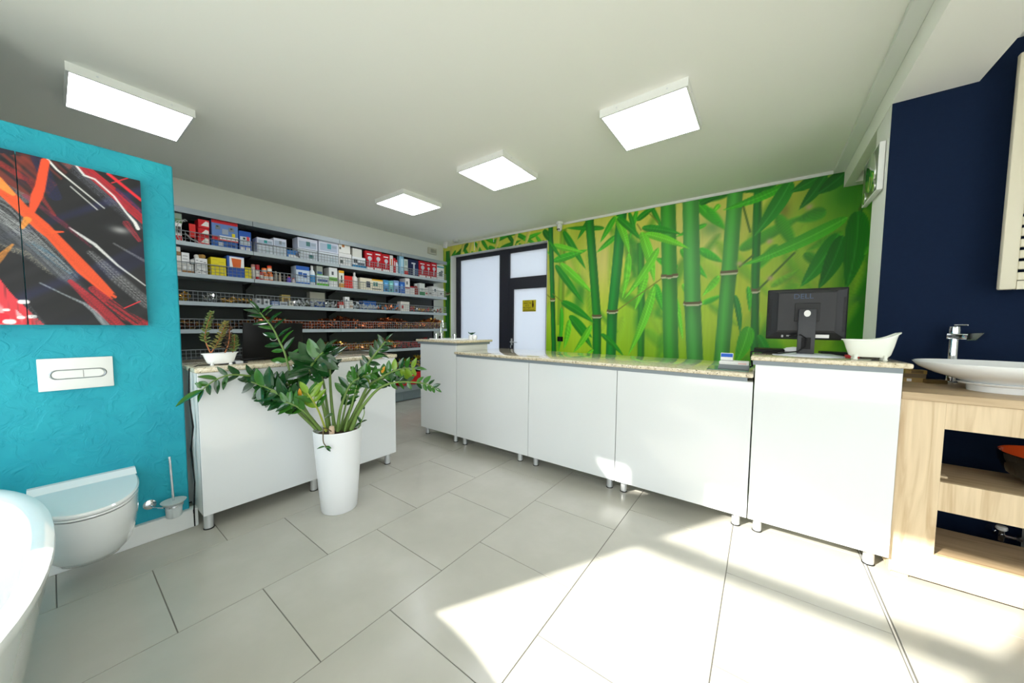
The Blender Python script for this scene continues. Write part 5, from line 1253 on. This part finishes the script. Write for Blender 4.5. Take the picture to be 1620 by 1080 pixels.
# --- third shelf: small cartons and loose fittings
for a, b, ty, c, lab, dc in ((403.5, 413.5, 472, (200, 204, 206), 'small grey-white carton with emblem, first on the third shelf', [(.3, .7, .3, .7, (70, 80, 90))]), (416.5, 427, 473, (206, 210, 212), 'small grey-white carton with emblem, second on the third shelf', [(.3, .7, .3, .7, (70, 80, 90))]),
                       (429.5, 442, 476, (80, 120, 176), 'low blue carton on the third shelf', [(.1, .9, .2, .4, W), (.1, .9, .6, .8, W)]), (442.5, 455, 477, (190, 196, 204), 'low silver carton on the third shelf', [(.1, .9, .3, .5, (60, 70, 90))]), (457, 464.5, 476, (200, 196, 186), 'small beige carton on the third shelf', [(.3, .7, .3, .7, (90, 90, 80))])):
    goods(2, a, b, ty, c, lab, dc, depth=.1)
goods(2, 451.5, 465.5, 465.5, (196, 170, 100), 'gold carton standing behind the low cartons, third shelf', [(.2, .8, .3, .7, (120, 96, 40))], back=.12, depth=.08)
goods(2, 497.5, 521.5, 461.5, (186, 182, 170), 'perforated white and blue carton at the back, third shelf', [(0, 1, 0, .42, (36, 80, 160))], back=.14, depth=.1)
goods(2, 537, 544, 477.5, (206, 60, 50), 'little red and white carton, third shelf', [(0, 1, 0, .55, W)], depth=.06)
goods(2, 545.5, 553, 469.5, W, 'upright white carton on the third shelf', [(.2, .5, .6, .8, (90, 96, 110))], depth=.06)
goods(2, 553.3, 558.3, 475, (226, 222, 216), 'short white carton with brown band on the third shelf', [(0, 1, .2, .4, (180, 140, 110))], depth=.06)
goods(2, 581, 602, 475.5, (30, 96, 186), 'blue tray carton at the back of the third shelf', [(.1, .9, .4, .6, (80, 140, 214))], back=.12, depth=.12)
goods(2, 575, 596, 470.5, (24, 24, 26), 'black tray carton behind the blue tray, third shelf', [], back=.26, depth=.1)
goods(2, 635, 649, 477, (222, 218, 210), 'open white carton near the end of the third shelf', [(.1, .3, .3, .6, (180, 50, 40))], depth=.1, back=.02)
# fittings: elbows, tees, rings copied one by one
def proto(kind, mat):
    m = MB()
    if kind == 'elbow':
        m.tube([(-.022, 0, 0), (-.006, 0, 0), (.004, 0, .004), (.008, 0, .014), (.008, 0, .03)], .008, 7).lathe([(.011, 0), (.011, .008)], (.008, 0, .026), 8).lathe([(.011, 0), (.011, .008)], (-.026, 0, 0), 8, ax=(1, 0, 0))
    elif kind == 'tee':
        m.cyl((-.026, 0, 0), (.026, 0, 0), .009, n=8).cyl((0, 0, 0), (0, 0, .026), .009, n=8)
    elif kind == 'ring':
        m.tube([(.024*math.cos(a), 0, .024*math.sin(a)) for a in [2*math.pi*i/12 for i in range(13)]], .006, 6)
    elif kind == 'nut':
        m.lathe([(.010, 0), (.017, 0), (.017, .018), (.010, .018)], (0, 0, 0), 6, cap0=False, cap1=False).lathe([(.012, .018), (.012, .032)], (0, 0, 0), 8)
    elif kind == 'nipple':
        m.cyl((0, 0, -.022), (0, 0, .022), .009, n=8).lathe([(.014, 0), (.014, .012)], (0, 0, -.006), 6)
    o = m.build(kind, mat, None, origin=(0, 0, 0)); me = o.data; D.objects.remove(o)
    return me
M_pl = P('clear_grey_plastic', (186, 192, 196), .25); M_ni = P('nickel', (190, 190, 186), .25, metal=1.0); M_rd = P('red_fitting', (176, 30, 30), .4)
rs_ = random.Random(4)
def loose(sh, px0, px1, n, kinds, name, where, hgt=.05):
    """single fittings lying behind the fence; kinds = (mesh, what it is)"""
    z0 = LV[sh]
    for k in range(n):
        px_ = px0+(px1-px0)*(k+.5)/n
        y = yz(px_, 480)[0]+rs_.uniform(-.008, .008)
        me, what = rs_.choice(kinds)
        o = D.objects.new(name, me); COL.objects.link(o)
        sc_ = rs_.uniform(.9, 1.3); o.scale = (sc_,)*3
        o.rotation_euler = (rs_.uniform(-.6, .6), rs_.uniform(-.5, .5), rs_.uniform(0, 6.28))
        o.location = (XP-.03-rs_.uniform(0, .05), y, z0+.028+rs_.uniform(0, hgt)*(k % 2))
        lab = what+' '+where
        tag(o, lab, 'fitting', lab)
loose(2, 281, 300, 12, [(proto('ring', M_brass), 'brass ring'), (proto('tee', M_brass), 'brass tee')], 'brass_fitting', 'on the third shelf right by the turquoise wall', .06)
loose(2, 326, 346, 10, [(proto('elbow', M_ni), 'nickel elbow'), (proto('nut', M_ni), 'nickel nut')], 'nickel_fitting', 'in the middle of the first bay, third shelf')
loose(2, 352, 400, 12, [(proto('nut', M_brass), 'brass nut'), (proto('tee', M_brass), 'brass tee')], 'brass_fitting', 'just left of the emblem cartons, third shelf', .02)
loose(2, 467, 535, 34, [(proto('tee', M_pl), 'pale plastic tee'), (proto('elbow', M_pl), 'pale plastic elbow'), (proto('nut', M_ni), 'nickel nut')], 'plastic_fitting', 'before the perforated carton in the second bay, third shelf')
loose(2, 559, 601, 26, [(proto('tee', M_pl), 'clear plastic tee'), (proto('nut', M_pl), 'clear plastic nut')], 'clear_fitting', 'before the blue tray carton, third shelf')
loose(2, 602, 634, 20, [(proto('nut', M_copper), 'copper nut'), (proto('elbow', P('blue_fitting', (40, 140, 190), .4)), 'blue plastic elbow')], 'small_fitting', 'left of the open white carton, third shelf')
loose(2, 650, 702, 34, [(proto('nut', M_brass), 'brass nut'), (proto('tee', M_ni), 'nickel tee'), (proto('elbow', M_rd), 'red elbow')], 'end_fitting', 'at the mural end of the third shelf', .04)
# heaps nobody could count: one heap per bay and shelf
def heap(sh, y0, y1, n, kinds, mats, label, name, hmax):
    mb = MB(); rr = random.Random(int(y0*100)+sh); z0 = LV[sh]
    for k in range(n):
        y = rr.uniform(y0, y1); x = XP-.012-rr.uniform(0, .30)
        prof = hmax*(.75+.25*math.sin(y*7+sh))*min(1, .62+(XP-x)*2.0)
        z = z0+.02+rr.uniform(0, 1)*prof
        M = Matrix.Translation((x, y, z)) @ Matrix.Rotation(rr.uniform(0, 6.28), 4, 'Z') @ Matrix.Rotation(rr.uniform(-1.2, 1.2), 4, 'X') @ Matrix.Rotation(rr.uniform(-1.2, 1.2), 4, 'Y')
        me = rr.choice(kinds); mb.M = M; mb.cur = rr.choice(range(len(mats)))
        mb.add([v.co for v in me.vertices], [tuple(p.vertices) for p in me.polygons])
    o = mb.build(name, mats, None, 50)
    o['kind'] = 'stuff'; tag(o, label, 'pipe fittings'); return o
k_el, k_te, k_nu, k_ni = proto('elbow', M_copper), proto('tee', M_copper), proto('nut', M_copper), proto('nipple', M_copper)
M_cop2 = P('dull_copper', (84, 46, 32), .4, metal=.8)
heap(3, .70, 1.42, 260, [k_el, k_nu, k_ni], [M_dark, M_brass, M_cop2], 'dark and brass fittings heaped behind the succulent, fourth shelf', 'dark_fitting_heap', .09)
heap(3, 1.475, 2.40, 700, [k_el, k_te, k_nu], [M_copper, M_cop2, M_copper], 'copper elbows heaped on the fourth shelf right of the laptop', 'copper_heap', .13)
heap(3, 2.475, 3.40, 900, [k_el, k_te, k_nu], [M_copper, M_cop2, M_copper], 'copper elbows heaped on the fourth shelf in the third bay', 'copper_heap', .16)
heap(3, 3.475, 4.40, 900, [k_el, k_te, k_nu], [M_copper, M_cop2, M_brass], 'copper and brass fittings heaped on the fourth shelf at the end bay', 'copper_heap', .16)
heap(4, 1.475, 2.40, 420, [k_ni, k_nu], [M_brass, M_brass, M_dark], 'brass nipples heaped on the fifth shelf behind the desk', 'brass_heap', .12)
heap(4, 2.475, 3.40, 640, [k_ni, k_nu], [M_brass, M_brass, M_copper], 'brass nipples heaped on the fifth shelf above the plant', 'brass_heap', .13)
heap(4, 3.475, 4.40, 640, [k_ni, k_te], [M_rd, M_dark, M_rd], 'red fittings heaped on the fifth shelf near the sink counter', 'red_heap', .13)
heap(5, 3.2, 4.2, 320, [k_ni, k_te, k_nu], [M_dark, P('yellow_fitting', (206, 170, 30), .4), M_dark], 'black and yellow fittings heaped on the lowest shelf', 'black_heap', .16)
o = MB().box(-5.0, -4.87, 3.42, 3.95, .247, .46, b=.01).build('red_crate', P('red_crate_plastic', (206, 24, 30), .4), None); tag(o, 'red plastic crate on the shelf base beside the sink counter', 'crate')
